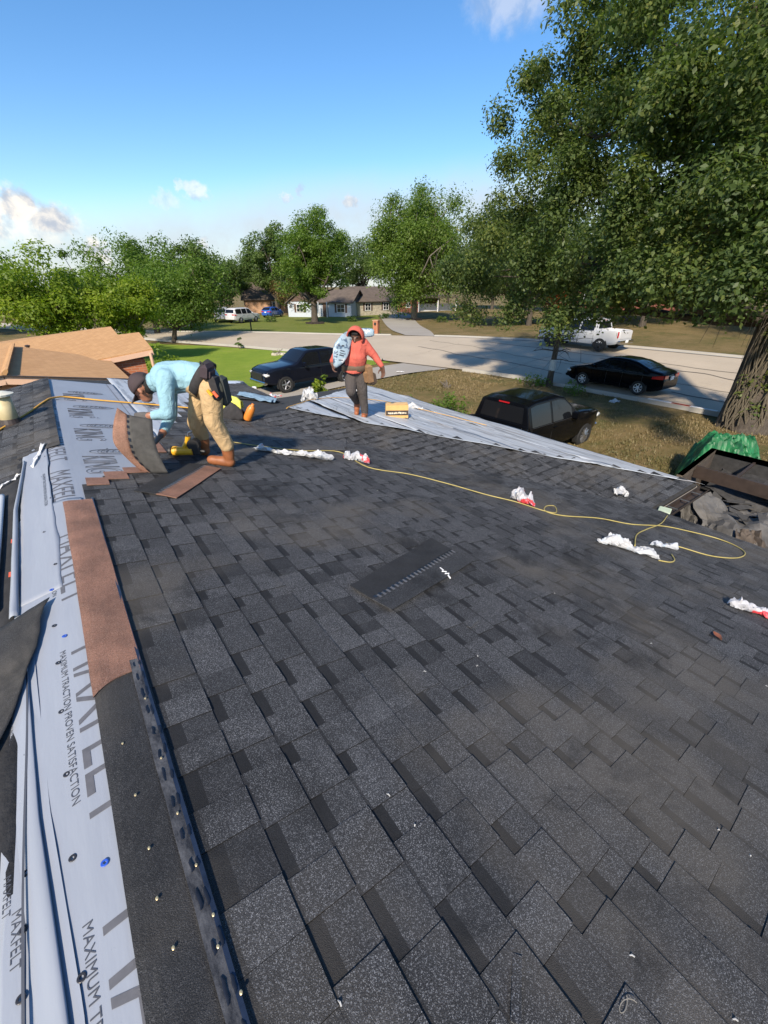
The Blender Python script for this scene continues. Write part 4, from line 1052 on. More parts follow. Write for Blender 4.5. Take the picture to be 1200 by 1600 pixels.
vehicle('suv', 'sport_utility_vehicle', 'white sport utility vehicle parked on the far lawn edge up the street', 'car', (22.6, 63.2, .05), math.radians(28), MT['paint_white'])
vehicle('hatch', 'hatchback', 'bright blue hatchback parked left of the blue grey house', 'car', (30.6, 71.5, .05), math.radians(35), MT['paint_blue'])
vehicle('suv', 'sport_utility_vehicle', 'white car half hidden behind the white sport utility vehicle', 'car', (20.8, 66.5, .05), math.radians(70), MT['paint_white'])
vehicle('sedan', 'sedan', 'small white car at the far left bend of the street under the trees', 'car', (13.0, 58.5, .05), math.radians(100), MT['paint_white'])
vehicle('hatch', 'hatchback', 'white car behind the roof edge beside the bent worker, only its roof showing', 'car', tuple(onplane(352, 603, (0, 0, 1), 1.0)[:2])+(-.32,), math.radians(62), MT['paint_white'])

# ------------------------------------------------------------------ trees and shrubs
def leaf_arrays(C, Rr, n_per, size, r, flat=.75, asp=.5, droop=0.0, tone_sd=.16):
    """quads scattered through clumps; returns verts (n*4,3) and tone (n*4)"""
    C = np.asarray(C, float); Rr = np.asarray(Rr, float); n = len(C)*n_per
    ci = np.repeat(np.arange(len(C)), n_per)
    d = r.normal(size=(n, 3)); d /= np.linalg.norm(d, axis=1)[:, None]
    rad = (r.random(n)**.45)*Rr[ci]*(.8+.4*r.random(n))
    p = C[ci] + d*rad[:, None]*np.array([1, 1, flat]); p[:, 2] -= droop*rad*(r.random(n))
    nr = d*.55 + np.array([0, 0, .55]) + r.normal(size=(n, 3))*.45; nr /= np.linalg.norm(nr, axis=1)[:, None]
    a = r.normal(size=(n, 3)); a[:, 2] -= droop*1.5; t = a - nr*(a*nr).sum(1)[:, None]; t /= np.linalg.norm(t, axis=1)[:, None]
    b = np.cross(nr, t); s = size*(.45+1.0*r.random(n)**1.4)[:, None]
    V = np.stack([p-t*s*.5, p+b*s*asp*.5+nr*s*.06, p+t*s*.5, p-b*s*asp*.5+nr*s*.06], 1).reshape(-1, 3)
    ct = r.normal(size=len(C))*.13
    tone = np.clip(.45 + ct[ci] + r.normal(size=n)*tone_sd, 0, 1)
    return V, np.repeat(tone, 4)
def leaf_mesh(name, V, tone, mat):
    n = len(V)//4; me = bpy.data.meshes.new(name)
    me.vertices.add(n*4); me.vertices.foreach_set('co', V.astype(np.float32).ravel())
    me.loops.add(n*4); me.loops.foreach_set('vertex_index', np.arange(n*4, dtype=np.int32))
    me.polygons.add(n); me.polygons.foreach_set('loop_start', np.arange(0, n*4, 4, dtype=np.int32))
    try: me.polygons.foreach_set('loop_total', np.full(n, 4, dtype=np.int32))
    except Exception: pass
    me.materials.append(mat); me.attributes.new('tone', 'FLOAT', 'POINT').data.foreach_set('value', tone.astype(np.float32))
    me.update(calc_edges=True); return me
def branch(mb, a, b, r0, r1, r, bend=.15, n=6, sides=6):
    a, b = np.array(a, float), np.array(b, float); L = np.linalg.norm(b-a); o = r.normal(size=3)*L*bend; o[2] = abs(o[2])*.6
    P = [a+(b-a)*t+o*math.sin(math.pi*t)*.6+r.normal(size=3)*L*.015*(0 < t < 1) for t in np.linspace(0, 1, n)]
    mb.tube(P, [r0+(r1-r0)*t for t in np.linspace(0, 1, n)], sides, False); return P
def tree(name, label, loc, H, rx, rz, trunk_r, leaf, nclump, nper, lsize, seed, group=None, lean=(0, 0), base=None, bark='bark', droop=0.0, gap=.0, clump=None, flat=.75, cat='tree', skel=16, low=.15, ry=None):
    r = np.random.default_rng(seed); root = empty(name, loc, 0, label, cat, group); ry = ry or rx
    base = H - 2*rz if base is None else base; hc = H-rz; c0 = np.array([lean[0], lean[1], hc])
    C = []; ph = r.random(8)*6.28
    while len(C) < nclump:
        d = r.normal(size=3); d /= np.linalg.norm(d)
        az = math.atan2(d[1], d[0])
        lob = 1+.16*math.sin(2*az+ph[0])+.12*math.sin(3*az+ph[1]+2*d[2])+.14*math.sin(5*az+ph[2]+4*d[2])+.1*math.sin(4*d[2]*3+ph[3])
        q = (low+(1-low)*r.random()**.5)*lob*.9
        if gap and vn(d[0]*2.2+seed, d[1]*2.2, d[2]*2.2) < -gap: continue
        C.append(c0+d*q*np.array([rx, ry, rz]))
    C = np.array(C); cl = clump or .30*rx; R = cl*(.6+.7*r.random(nclump))
    V, t = leaf_arrays(C, R, nper, lsize, r, flat, .5, droop)
    link('crown', leaf_mesh('crown', V, t, MT[leaf]), root)
    mb = MB(); fork = np.array([lean[0]*.35, lean[1]*.35, max(base*.9, H*.18)])
    mb.tube([(0, 0, -.4), (0, 0, .05), (fork[0]*.4, fork[1]*.4, fork[2]*.5), tuple(fork)], [trunk_r*1.6, trunk_r*1.25, trunk_r, trunk_r*.85], 10, False)
    order = np.argsort(-np.linalg.norm(C-c0, axis=1))[:skel*2:2]
    for i in order:
        P = branch(mb, fork, C[i], trunk_r*.5, trunk_r*.08, r, .12, 7)
        for k in (3, 4, 5):
            j = np.argmin(np.linalg.norm(C-P[k]-r.normal(size=3)*rx*.3, axis=1)); branch(mb, P[k], C[j], trunk_r*.18, trunk_r*.04, r, .15, 4, 4)
    mb.build('trunk', MT[bark], root, smooth=True)
    return root
FT = 'trees along the far side of the street'
def tp(px, py, dist):                                    # a tree foot on the ground at a given distance in that direction
    d = ray(px, py); h = d[:2]/np.linalg.norm(d[:2]); x, y = h*dist; return (float(x), float(y), gh(x, y))
# left group behind the tan house
tree('leafy_tree', 'yellow green spreading tree at the left edge behind the tan roof', tp(62, 460, 37), 6.8, 3.6, 2.7, .2, 'leaf_bright', 60, 420, .21, 21, base=1.4)
tree('leafy_tree', 'thin tree with bare grey upper branches between two yellow green trees', tp(124, 460, 40), 7.4, 2.0, 2.6, .16, 'leaf_mid', 22, 230, .19, 22, base=2, bark='bark_l', gap=.15)
tree('leafy_tree', 'small bright yellow green tree right above the tan roof ridge', tp(190, 470, 36), 6.0, 2.5, 2.2, .14, 'leaf_bright', 54, 420, .20, 23, base=1.4, bark='bark_l')
tree('leafy_tree', 'tall rounded green tree standing farthest back in the left group', tp(232, 460, 58), 9.5, 5.6, 4.0, .3, 'leaf_mid', 80, 460, .27, 24, base=1.5)
tree('leafy_tree', 'dense dark green low tree with visible trunk beside the green lawn', (9.7, 46.9, -.3), 7.2, 4.5, 2.9, .22, 'leaf_mid', 84, 460, .225, 25, base=1.4, lean=(.8, -.4))
for i, (px, dist, h, rx, lab) in enumerate(((345, 92, 11.0, 6.0, 'far green tree left of the brown roofed house'), (398, 100, 10.5, 5.5, 'far pale tree directly behind the brown roofed house'),
        (310, 80, 10.0, 5.5, 'far tree whose top shows above the dense low tree'), (432, 88, 13.5, 5.0, 'tall far tree left of the round street tree'),
        (560, 100, 14.0, 7.0, 'far tree behind the gap between the two tall street trees'), (700, 110, 16.0, 8, 'far tree behind the red brick house'), (770, 105, 15, 8, 'far tree in the haze behind the drooping grey green tree'),
        (-60, 70, 8.5, 6, 'far tree at the extreme left beyond the yellow green ones'), (860, 100, 15, 8, 'far dark tree behind the shaded brick house'), (960, 95, 15, 8, 'far tree deep behind the white pickup'), (1060, 90, 16, 8, 'far tree deep behind the oak trunk'), (1160, 85, 15, 8, 'far tree behind the oak at the right edge'))):
    tree('leafy_tree', lab, tp(px, 470, dist), h, rx, h*.40, .3, 'leaf_far', 54, 320, .42, 40+i, base=h*.14, group=FT)
tree('leafy_tree', 'rust tinged bushy tree just left of the blue grey house', tp(455, 470, 80), 5.8, 3.2, 2.6, .15, 'leaf_rust', 30, 140, .32, 55, base=.6)
tree('leafy_tree', 'round topped dark green tree standing on the lawn before the blue grey house', (29.6, 55.4, 0), 12.5, 4.6, 4.9, .40, 'leaf_mid', 130, 480, .26, 27, base=3.0, clump=1.25)
tree('leafy_tree', 'tall wide light green tree with drooping leaves before the red brick house', (45.1, 53.0, 0), 16.4, 7.4, 7.2, .42, 'leaf_willow', 180, 460, .31, 28, base=2.6, bark='bark_l', droop=.9, clump=1.9, flat=1.0)
tree('leafy_tree', 'grey green spreading tree with low leaning trunk left of the white pickup', (47, 37.0, gh(47, 37)), 13.2, 8.0, 5.6, .38, 'leaf_oak', 150, 440, .30, 29, base=1.9, droop=.3, clump=1.8)
tree('leafy_tree', 'shaded dark tree on the far lawn right behind the white pickup', (50, 24, gh(50, 24)), 12, 6.5, 5.0, .35, 'leaf_oak', 80, 200, .36, 30, base=2.2)
tree('leafy_tree', 'shaded dark tree on the far lawn at the right behind the oak trunk', (48, 10, gh(48, 10)), 12, 6.5, 5.0, .35, 'leaf_oak', 80, 200, .36, 31, base=2.2)
for i, (x, y, h, rx, lab) in enumerate(((43, 31, 9.5, 4.8, 'low shaded tree on the far lawn left of the white pickup cab'), (44, 19.5, 10, 5.0, 'low shaded tree straight behind the white pickup bed'), (43, 6, 10, 5.2, 'low shaded tree behind the oak trunk across the street'),
        (58, 33, 12, 6, 'taller shaded tree behind the orange flowering shrub'), (60, 17, 12, 6, 'taller shaded tree deep in the yard behind the white pickup'), (41, -3, 10, 5, 'shaded tree across the street at the right picture edge'))):
    tree('leafy_tree', lab, (x, y, gh(x, y)), h, rx, h*.40, .26, 'leaf_oak', 60, 260, .32, 90+i, base=h*.16)
tree('flowering_shrub', 'orange flowering shrub glimpsed through the oak leaves', (52, 35, gh(52, 35)), 4.9, 2.6, 1.9, .12, 'leaf_orange', 26, 110, .30, 32, base=.9, cat='shrub')
# the big oak
def oak():
    r = np.random.default_rng(77); loc = (19.4, 4.35, gh(19.4, 4.35)); root = empty('oak_tree', loc, 0, 'huge old oak with ivy wrapped leaning trunk filling the right side', 'tree')
    C = []; o = np.array(loc)
    # lobes given as directions seen over the yard and distances from the eye, so that the crown has its real depth
    def lobe(px, py, dist, rad, n, fl=.8):
        c = EYE + ray(px, py)*dist - o
        for _ in range(n):
            d = r.normal(size=3); d /= np.linalg.norm(d); C.append((c + d*rad*(r.random()**.4)*np.array([1, 1, fl]), rad))
    for L in ((1010, 60, 24, 2.6, 20), (900, 60, 24, 1.7, 10), (1110, 30, 20, 2.6, 18), (1190, 120, 17, 2.6, 18), (930, 160, 23, 2.2, 16), (1030, 190, 20, 2.4, 18), (1130, 230, 17, 2.4, 16),
              (850, 190, 24, 1.6, 9), (850, 280, 23, 2.1, 15), (800, 260, 24, 1.0, 4), (940, 300, 20, 2.2, 16), (1050, 330, 17, 2.2, 15), (1150, 360, 15, 2.0, 12), (810, 355, 23, 1.9, 13), (900, 390, 20, 2.0, 14),
              (1000, 410, 17, 1.8, 12), (770, 400, 24, 1.8, 11), (735, 430, 25, 1.4, 7), (850, 440, 21, 1.5, 8), (950, 465, 18, 1.3, 7), (1080, 430, 15, 1.5, 8), (1190, 300, 15, 2.0, 10), (1240, 60, 17, 3.0, 14), (1280, 260, 15, 2.6, 10), (1240, 420, 13, 1.6, 6), (1100, -60, 20, 3.0, 12), (990, -60, 24, 2.8, 12),
              (760, 350, 24, .9, 3), (785, 180, 25, .6, 2), (830, 120, 25, .9, 4), (800, 470, 22, .8, 3), (880, 480, 19, .7, 3), (740, 480, 25, .8, 3)): lobe(*L)
    P = np.array([c for c, _ in C]); R = np.array([.58 + .42*r.random() for _ in C]); 
    V, t = leaf_arrays(P, R, 560, .140, r, .85, .56, .3, .2)
    link('crown', leaf_mesh('crown', V, t, MT['leaf_oak']), root)
    mb = MB(); pts = [(-.1, -.3, -.5), (-.05, -.2, .2), (0, 0, 1.2), (.15, .05, 2.6), (.25, .1, 3.6), (.5, .1, 5.2), (.9, 0, 7)]
    n = 18; rr = [.95, .72, .58, .50, .48, .42, .32]; V = []
    for i, p in enumerate(pts):
        for k in range(n):
            a = 2*math.pi*k/n; q = rr[i]*(1+.14*fbm(math.cos(a)*1.5+3, math.sin(a)*1.5, i*.8)+(.25*math.sin(3*a+1)**2 if i < 2 else 0))
            V.append((p[0]+q*math.cos(a), p[1]+q*math.sin(a), p[2]))
    mb.add(V, [(i*n+k, i*n+(k+1) % n, (i+1)*n+(k+1) % n, (i+1)*n+k) for i in range(len(pts)-1) for k in range(n)])
    heads = [(.2, .1, 3.4), (.3, .1, 4.2), (.5, .1, 5.2), (.9, 0, 6.8)]
    idx = r.choice(len(P), 60, replace=False)
    for i in idx:
        h = heads[int(np.argmin([abs(P[i][2]-1.5-q[2]) for q in heads]))]
        B = branch(mb, h, h+(P[i]-np.array(h))*.82, .17, .02, r, .10, 8, 7)
        for k in (3, 4, 5, 6):
            j = np.argsort(np.linalg.norm(P-B[k], axis=1))[r.integers(0, 5)]; branch(mb, B[k], P[j], .05, .012, r, .2, 5, 4)
    mb.build('trunk', MT['bark'], root, smooth=True)
    mb = MB()                                            # ivy stems running up the trunk and hanging dry twigs
    for k in range(46):
        a = r.uniform(-3.6, -.2); z0 = r.uniform(-.1, .6); z1 = r.uniform(1.5, 4.2); Q = []
        for z in np.linspace(z0, z1, 9):
            q = float(np.interp(z, [0, 1.2, 2.6, 3.6, 5], [.92, .72, .62, .60, .55]))*1.02; aa = a+.25*math.sin(z*2+k)
            Q.append((float(np.interp(z, [0, 3.6], [-.05, .25]))+q*math.cos(aa), -.1+q*math.sin(aa), z))
        mb.tube(Q, r.uniform(.012, .035), 5, False)
    for k in range(46):
        a = r.uniform(-3.7, -1.2); q = r.uniform(.6, 2.4); z = r.uniform(3.0, 4.6); x, y = q*math.cos(a)*1.3, q*math.sin(a)
        mb.tube([(.2+x*.5, y*.5, z+.5), (.2+x*.85, y*.85, z+.3), (.2+x, y, z-.4), (.2+x*1.06+r.normal()*.15, y*1.05, z-1.0-.5*r.random())], [.016, .013, .01, .004], 4, False)
    mb.build('ivy_stems', MT['vine'], root, smooth=True)
    Cc = [( .1+.75*math.cos(a), -.1+.75*math.sin(a), z) for a, z in zip(r.uniform(-3.4, -.2, 70), r.uniform(.0, 3.4, 70))]
    V, t = leaf_arrays(Cc, np.full(70, .25), 26, .13, r, 1, .7); link('ivy_leaves', leaf_mesh('ivy_leaves', V, t+.25, MT['leaf_oak']), root)
oak()
# slim street tree with a pale band on its trunk
def slim():
    r = np.random.default_rng(5); root = empty('street_tree', (19.9, 12.6, gh(19.9, 12.6)), 0, 'slim dark trunked street tree with a pale band between pickup and sedan', 'tree')
    mb = MB(); mb.tube([(0, 0, -.3), (.02, 0, .5), (.08, .02, 1.4), (.1, 0, 2.4), (.16, .05, 3.4)], [.2, .15, .13, .115, .09], 10, False)
    C = []
    for k in range(26):
        a = r.uniform(0, 6.28); h = r.uniform(1.3, 3.4); l = r.uniform(.8, 2.0); e = (.1+math.cos(a)*l, math.sin(a)*l, h+r.uniform(-.3, .9))
        P = branch(mb, (.08, 0, h), e, .035, .006, r, .2, 6, 4)
        for q in range(3): branch(mb, P[2+q], P[2+q]+r.normal(size=3)*.45, .012, .004, r, .2, 4, 3)
        if h > 2.7: C.append(e)
    for k in range(12): C.append((r.uniform(-.9, 1.4), r.uniform(-1, 1), r.uniform(3.5, 4.7)))
    mb.build('trunk', MT['bark'], root, smooth=True)
    V, t = leaf_arrays(C, np.full(len(C), .38), 60, .13, r); link('crown', leaf_mesh('crown', V, t, MT['leaf_oak']), root)
    mb = MB(); mb.lathe([(.150, 0), (.155, .02), (.145, .5), (.14, .52)], (.05, 0, .75), None, 14); mb.build('trunk_band', plain('pale_band', (.42, .46, .47), .6), root, smooth=True)
slim()
def shrub(name, label, loc, h, rad, leaf, n, size, seed, stems=6, tone=0, cat='shrub', nper=40):
    r = np.random.default_rng(seed); root = empty(name, loc, 0, label, cat); mb = MB(); C = []
    for k in range(n):
        d = r.normal(size=3); d[2] = abs(d[2])*.8; d /= np.linalg.norm(d); C.append(d*np.array([rad, rad, h*.85])*(.4+.6*r.random())+np.array([0, 0, .1*h]))
    for k in range(stems): branch(mb, (r.normal()*.04, r.normal()*.04, -.05), C[k % n], .02, .006, r, .15, 5, 4)
    mb.build('stems', MT['bark_l'], root)
    V, t = leaf_arrays(C, np.full(n, rad*.38), nper, size, r, .8); link('foliage', leaf_mesh('foliage', V, np.clip(t+tone, 0, 1), MT[leaf]), root)
    return root
shrub('young_shrub', 'small bright yellow green shrub beside the dark pickup', (10.0, 18.6, -.3), 1.35, .42, 'leaf_bright', 16, .16, 71, nper=36)
shrub('sapling', 'leafy light green sapling beside the tan house corner', tp(252, 540, 27), 2.6, 1.0, 'leaf_bright', 24, .2, 72, nper=46)
shrub('sapling', 'tiny dark leaved sapling at the street edge of the green lawn', (12.8, 37.5, -.2), 1.5, .34, 'leaf_far', 9, .17, 73, nper=20)
shrub('hedge_shrub', 'low spreading green shrub along the house just left of the black pickup', (12.3, 12.2, -.2), .85, .95, 'leaf_mid', 26, .12, 74, nper=46)
shrub('hedge_shrub', 'low twiggy shrub beside the white roof edge and the cardboard box', (11.0, 13.6, -.25), .7, .8, 'leaf_far', 20, .12, 75, nper=36)
shrub('hedge_shrub', 'small grassy shrub growing under the slim street tree', (19.3, 13.2, 0), .55, .8, 'leaf_mid', 14, .13, 76, nper=26)
shrub('hedge_shrub', 'thin weedy shrub at the kerb before the sedan front wheel', (19.4, 10.8, 0), .6, .6, 'leaf_mid', 12, .12, 77, nper=24)
shrub('dead_shrub', 'bare purplish dead shrub on the dry lawn right of the walking worker', (15.6, 15.6, -.05), .85, .42, 'leaf_rust', 7, .07, 78, stems=30, nper=10)
for k, (px, d, lab) in enumerate(((420, 67, 'round foundation bush left of the blue grey house'), (548, 66, 'low bush before the stone house'), (600, 72, 'dry twiggy bush by the red brick wall'), (690, 66, 'dark bush under the carport edge'))):
    shrub('foundation_bush', lab, tp(px, 480, d), 1.1, .9, 'leaf_far', 14, .25, 80+k, nper=24)
# stone ringed bed on the green lawn
bed = empty('planting_bed', (13.7, 31.8, gh(13.7, 31.8)), 0, 'small heap of stones with dry stalks on the green lawn', 'stone heap')
r_ = random.Random(3)
for k in range(14):
    a = k*.45; m = MB(); m.ball((.55*math.cos(a)*r_.uniform(.3, 1), .45*math.sin(a)*r_.uniform(.3, 1), .06), (r_.uniform(.1, .2), r_.uniform(.08, .16), r_.uniform(.07, .14)), 7, 5, Matrix.Rotation(r_.random()*3, 3, 'Z')); m.build('stone', MT['stone_t'], bed)
m = MB()
for k in range(16): m.tube([(r_.gauss(0, .15), r_.gauss(0, .15), 0), (r_.gauss(0, .3), r_.gauss(0, .3), r_.uniform(.25, .5))], .012, 4)
m.build('dry_stalks', MT['bark_l'], bed)
for (x, y, lab) in ((29.6, 55.4, 'dark mulch ring under the round topped street tree'), (45.1, 53, 'dark mulch ring under the drooping light green tree')):
    m = MB(); m.lathe([(1.3, -.1), (1.15, .12), (.6, .22), (.0, .24)], (0, 0, .02), None, 20)
    for k in range(40): a = r_.random()*6.3; q = r_.uniform(.5, 1.2); m.ball((q*math.cos(a), q*math.sin(a), .15), (.14, .14, .1), 6, 4)
    o = m.build('mulch_ring', plain('mulch', (.028, .020, .016), .95, var=.4) if 'mulch' not in bpy.data.materials else bpy.data.materials['mulch']); o.location = (x, y, 0); tag(o, lab, 'mulch')
# brick mailbox pillar, post mailbox
bm = empty('brick_mailbox', (26.8, 37.3, gh(26.8, 37.3)), math.radians(30), 'orange brick mailbox pillar at the far kerb beside the walking worker', 'mailbox')
m = MB(); m.box((0, 0, .68), (.52, .52, 1.4)); m.build('pillar', MT['brick_o'], bm)
m = MB(); m.box((0, 0, 1.4), (.6, .6, .08)); m.build('cap', MT['brick_t'], bm)
m = MB(); m.box((-.28, 0, 1.1), (.12, .2, .22)); m.build('letter_box', MT['black_plastic'], bm)
pm = empty('post_mailbox', (18.7, 50.2, 0), .4, 'black post mailbox at the far kerb before the white sport utility vehicle', 'mailbox')
m = MB(); m.box((0, 0, .5), (.1, .1, 1.1)); m.build('post', MT['black_plastic'], pm)
m = MB(); m.tube([(-.28, 0, 1.12), (.28, 0, 1.12)], .13, 12); m.box((0, 0, 1.05), (.56, .25, .14)); m.build('letter_box', MT['black_plastic'], pm)

# ------------------------------------------------------------------ things lying on the roof
def zroof(x, y):
    if x < RX: return zleft(x)
    z = zmain(x) if (x < 3.38 or y < YE+1) else -9
    if x <= XF: z = max(z, zwing(x, y) if YE-.01 < y < YE+2*HW else -9)
    return z
def roof_at(px, py, dz=0.0):
    r = ray(px, py)
    for i in range(60, 1600):
        P = EYE + r*i*.01
        if P[2] < zroof(P[0], P[1]): return np.array([P[0], P[1], zroof(P[0], P[1])+dz])
    return P
def catmull(P, n=8):
    P = [np.array(p, float) for p in P]; P = [2*P[0]-P[1]] + P + [2*P[-1]-P[-2]]; out = []
    for i in range(1, len(P)-2):
        for t in np.linspace(0, 1, n, endpoint=False):
            a, b, c, d = P[i-1:i+3]; out.append(.5*((2*b)+(c-a)*t+(2*a-5*b+4*c-d)*t*t+(3*b-a-3*c+d)*t**3))
    return out+[P[-2]]
def hose(name, paths, rad, mat, label, cat='hose', dz=.016):
    root = empty(name, roof_at(*paths[0][0]), 0, label, cat); o = Vector(root.location)
    for p in paths:
        Q = catmull([roof_at(a, b, dz) for a, b in p], 6)
        Q = [np.array([q[0], q[1], max(q[2], zroof(q[0], q[1])+dz)]) for q in Q]
        m = MB(); m.tube([Vector(q)-o for q in Q], rad, 6); m.build('hose_length', mat, root, smooth=True)
yel = plain('yellow_air_hose', (.38, .31, .10), .5, var=.15); orn = plain('orange_cord', (.62, .33, .05), .5, var=.15)
hose('air_hose', [[(360, 692), (400, 698), (470, 706), (530, 708), (575, 732), (640, 743), (700, 758), (760, 775), (805, 786), (848, 800), (868, 803), (866, 793), (853, 793), (852, 801), (880, 808), (935, 812), (985, 821), (1035, 824), (1075, 832), (1115, 842), (1145, 853), (1163, 866), (1150, 874), (1110, 871), (1065, 858), (1040, 851)],
                  [(1043, 806), (1032, 820), (1010, 829), (994, 838), (991, 856)], [(1028, 878), (1046, 881), (1053, 877), (1048, 868)]], .0058, yel, 'yellow air hose snaking across the charcoal roof to the gutter corner')
hose('extension_cord', [[(-25, 690), (0, 675), (22, 662), (48, 646), (72, 629), (90, 623), (110, 623), (160, 628), (235, 634), (310, 641), (345, 646)]], .011, orn, 'thick orange cord lying over the ridge from the left edge', 'cord', .02)
hose('extension_cord', [[(448, 643), (470, 634), (495, 627), (540, 625), (600, 630), (680, 648), (760, 668)]], .006, orn, 'thin orange cord along the white underlayment beside the walking worker', 'cord', .045)

def patch(px4, n=(10, 4), lift=.012, wav=.004, seed=0):
    A, B, C, D = [roof_at(*p) for p in px4]
    def fn(u, v):
        p = (A*(1-u)+D*u)*(1-v)+(B*(1-u)+C*u)*v
        return (p[0], p[1], zroof(p[0], p[1])+lift+wav*fbm(u*3+seed, v*2)+.006*max(0, abs(2*u-1)-.75))
    return fn
def loose(label, px4, split, m_head, m_exp, seed=0, dashes=True, group=None, lift=.020):
    f = patch(px4, seed=seed, lift=lift); root = empty('loose_shingle', f(.5, .5), 0, label, 'shingle', group); o = Vector(root.location)
    sub = lambda a, b: (lambda u, v: Vector(f(u, a+(b-a)*v))-o)
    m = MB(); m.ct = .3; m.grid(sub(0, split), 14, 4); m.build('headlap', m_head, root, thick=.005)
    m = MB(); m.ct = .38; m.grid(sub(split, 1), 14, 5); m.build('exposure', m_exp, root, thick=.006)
    if dashes:
        m = MB()
        for k in range(22):
            u0 = .02+.044*k
            q = [Vector(f(u0+du, split+dv))-o+Vector((0, 0, .005)) for du, dv in ((0, -.04), (.026, -.04), (.026, .03), (0, .03))]
            m.add(q, [(0, 1, 2, 3)])
        tag(m.build('sealant_dash', MT['tar'], root), kind='stuff')
        m = MB()
        for k in range(22):
            u0 = .045+.044*k
            if u0 < .98: m.add([Vector(f(u0+du, split+dv))-o+Vector((0, 0, .0048)) for du, dv in ((0, -.02), (.02, -.02), (.02, .08), (0, .08))], [(0, 1, 2, 3)])
        tag(m.build('release_tape', MT['sealgrey'], root), kind='stuff')
    return root
nearsh = loose('loose dark shingle with white scribble lying askew in the middle of the roof', ((547, 922), (612, 961), (738, 882), (673, 846)), .55, MT['shingle_flat'], MT['shingle'], 2, lift=.026)
m = MB(); o = Vector(nearsh.location)
P = [roof_at(*q, .026) for q in ((687, 893), (692, 897), (690, 899), (697, 899), (695, 902), (701, 902), (700, 905), (703, 909))]
m.tube([Vector(p)-o for p in P], .006, 4); m.build('chalk_mark', MT['white'], nearsh)
loose('loose shingle with brown half lying at the bent worker\'s boots', ((210, 770), (277, 782), (346, 735), (291, 727)), .52, MT['shingle_flat'], MT['brown_grit'], 4)
for (q, lab) in ((((503, 690), (503, 700), (541, 701), (541, 688)), 'small square shingle offcut on the wing slope above the crumpled wrapper'), (((515, 697), (520, 704), (540, 706), (536, 697)), 'half tucked shingle offcut below the square offcut on the wing slope'),
                 (((646, 731), (652, 737), (663, 738), (659, 729)), 'pale shingle offcut resting beside the valley right of the second wrapper'), (((620, 726), (626, 731), (645, 735), (642, 728)), 'narrow dark shingle offcut beside the valley below the walking worker'),
                 (((690, 742), (694, 747), (716, 752), (712, 744)), 'flat grey shingle offcut in the valley between hose and white roof')):
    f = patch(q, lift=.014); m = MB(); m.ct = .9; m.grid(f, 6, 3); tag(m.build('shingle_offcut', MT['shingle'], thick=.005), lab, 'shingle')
# lifted slivers on the near courses
for (px, py, l, a, lab) in ((805, 1548, .12, .6, 'thin sliver of shingle stuck on edge near the bottom of the roof'), (738, 977, .10, .3, 'small lifted shingle sliver right below the loose dark shingle')):
    p = roof_at(px, py, .012); m = MB(); m.ct = .7; m.box((0, 0, 0), (l, .022, .005), Matrix.Rotation(a, 3, 'Z') @ Matrix.Rotation(.22, 3, 'Y')); o = m.build('shingle_sliver', MT['shingle']); o.location = p; tag(o, lab, 'shingle sliver')
# white chips, a nail and a leaf
for i, (px, py) in enumerate(((663, 1052), (1170, 1340), (607, 1245), (648, 1293), (746, 1028), (1016, 1008), (1196, 1074), (866, 929), (590, 768), (745, 1043), (1120, 1300), (985, 1495), (1145, 1595), (532, 1570))):
    p = roof_at(px, py, .009); m = MB(); a = r_.random()*3; L = .003+.005*r_.random()
    m.tube([(-L*math.cos(a), -L*math.sin(a), 0), (0, 0, .003), (L*math.cos(a+.5), L*math.sin(a+.5), 0)], [.0016, .0022, .0012], 5); o = m.build('white_chip', MT['sealwhite'])
    o.location = p; tag(o, 'tiny white chip lying on the charcoal shingles', 'chip', 'white chips on the shingles')
p = roof_at(1119, 998, .012); m = MB(); m.grid(lambda u, v: ((u-.5)*.07, (v-.5)*.038*math.sin(math.pi*min(max(u, .04), .96)), .012*abs(2*v-1)+.006*u), 6, 4)
o = m.build('dry_leaf', plain('brown_leaf', (.24, .09, .05), .6), thick=.001); o.location = p; o.rotation_euler = (0, .2, .9); tag(o, 'single curled brown leaf on the shingles near the right edge', 'leaf')
p = roof_at(984, 1585, .014); m = MB(); m.tube([(.018*math.cos(t)*1.2, .012*math.sin(t)*1.0+.005*t, .001) for t in np.linspace(0, 5.5, 20)], .0009, 4); o = m.build('wire_curl', plain('pale_wire', (.26, .24, .20), .5)); o.location = p; tag(o, 'thin pale curl of wire at the bottom edge of the roof', 'wire')
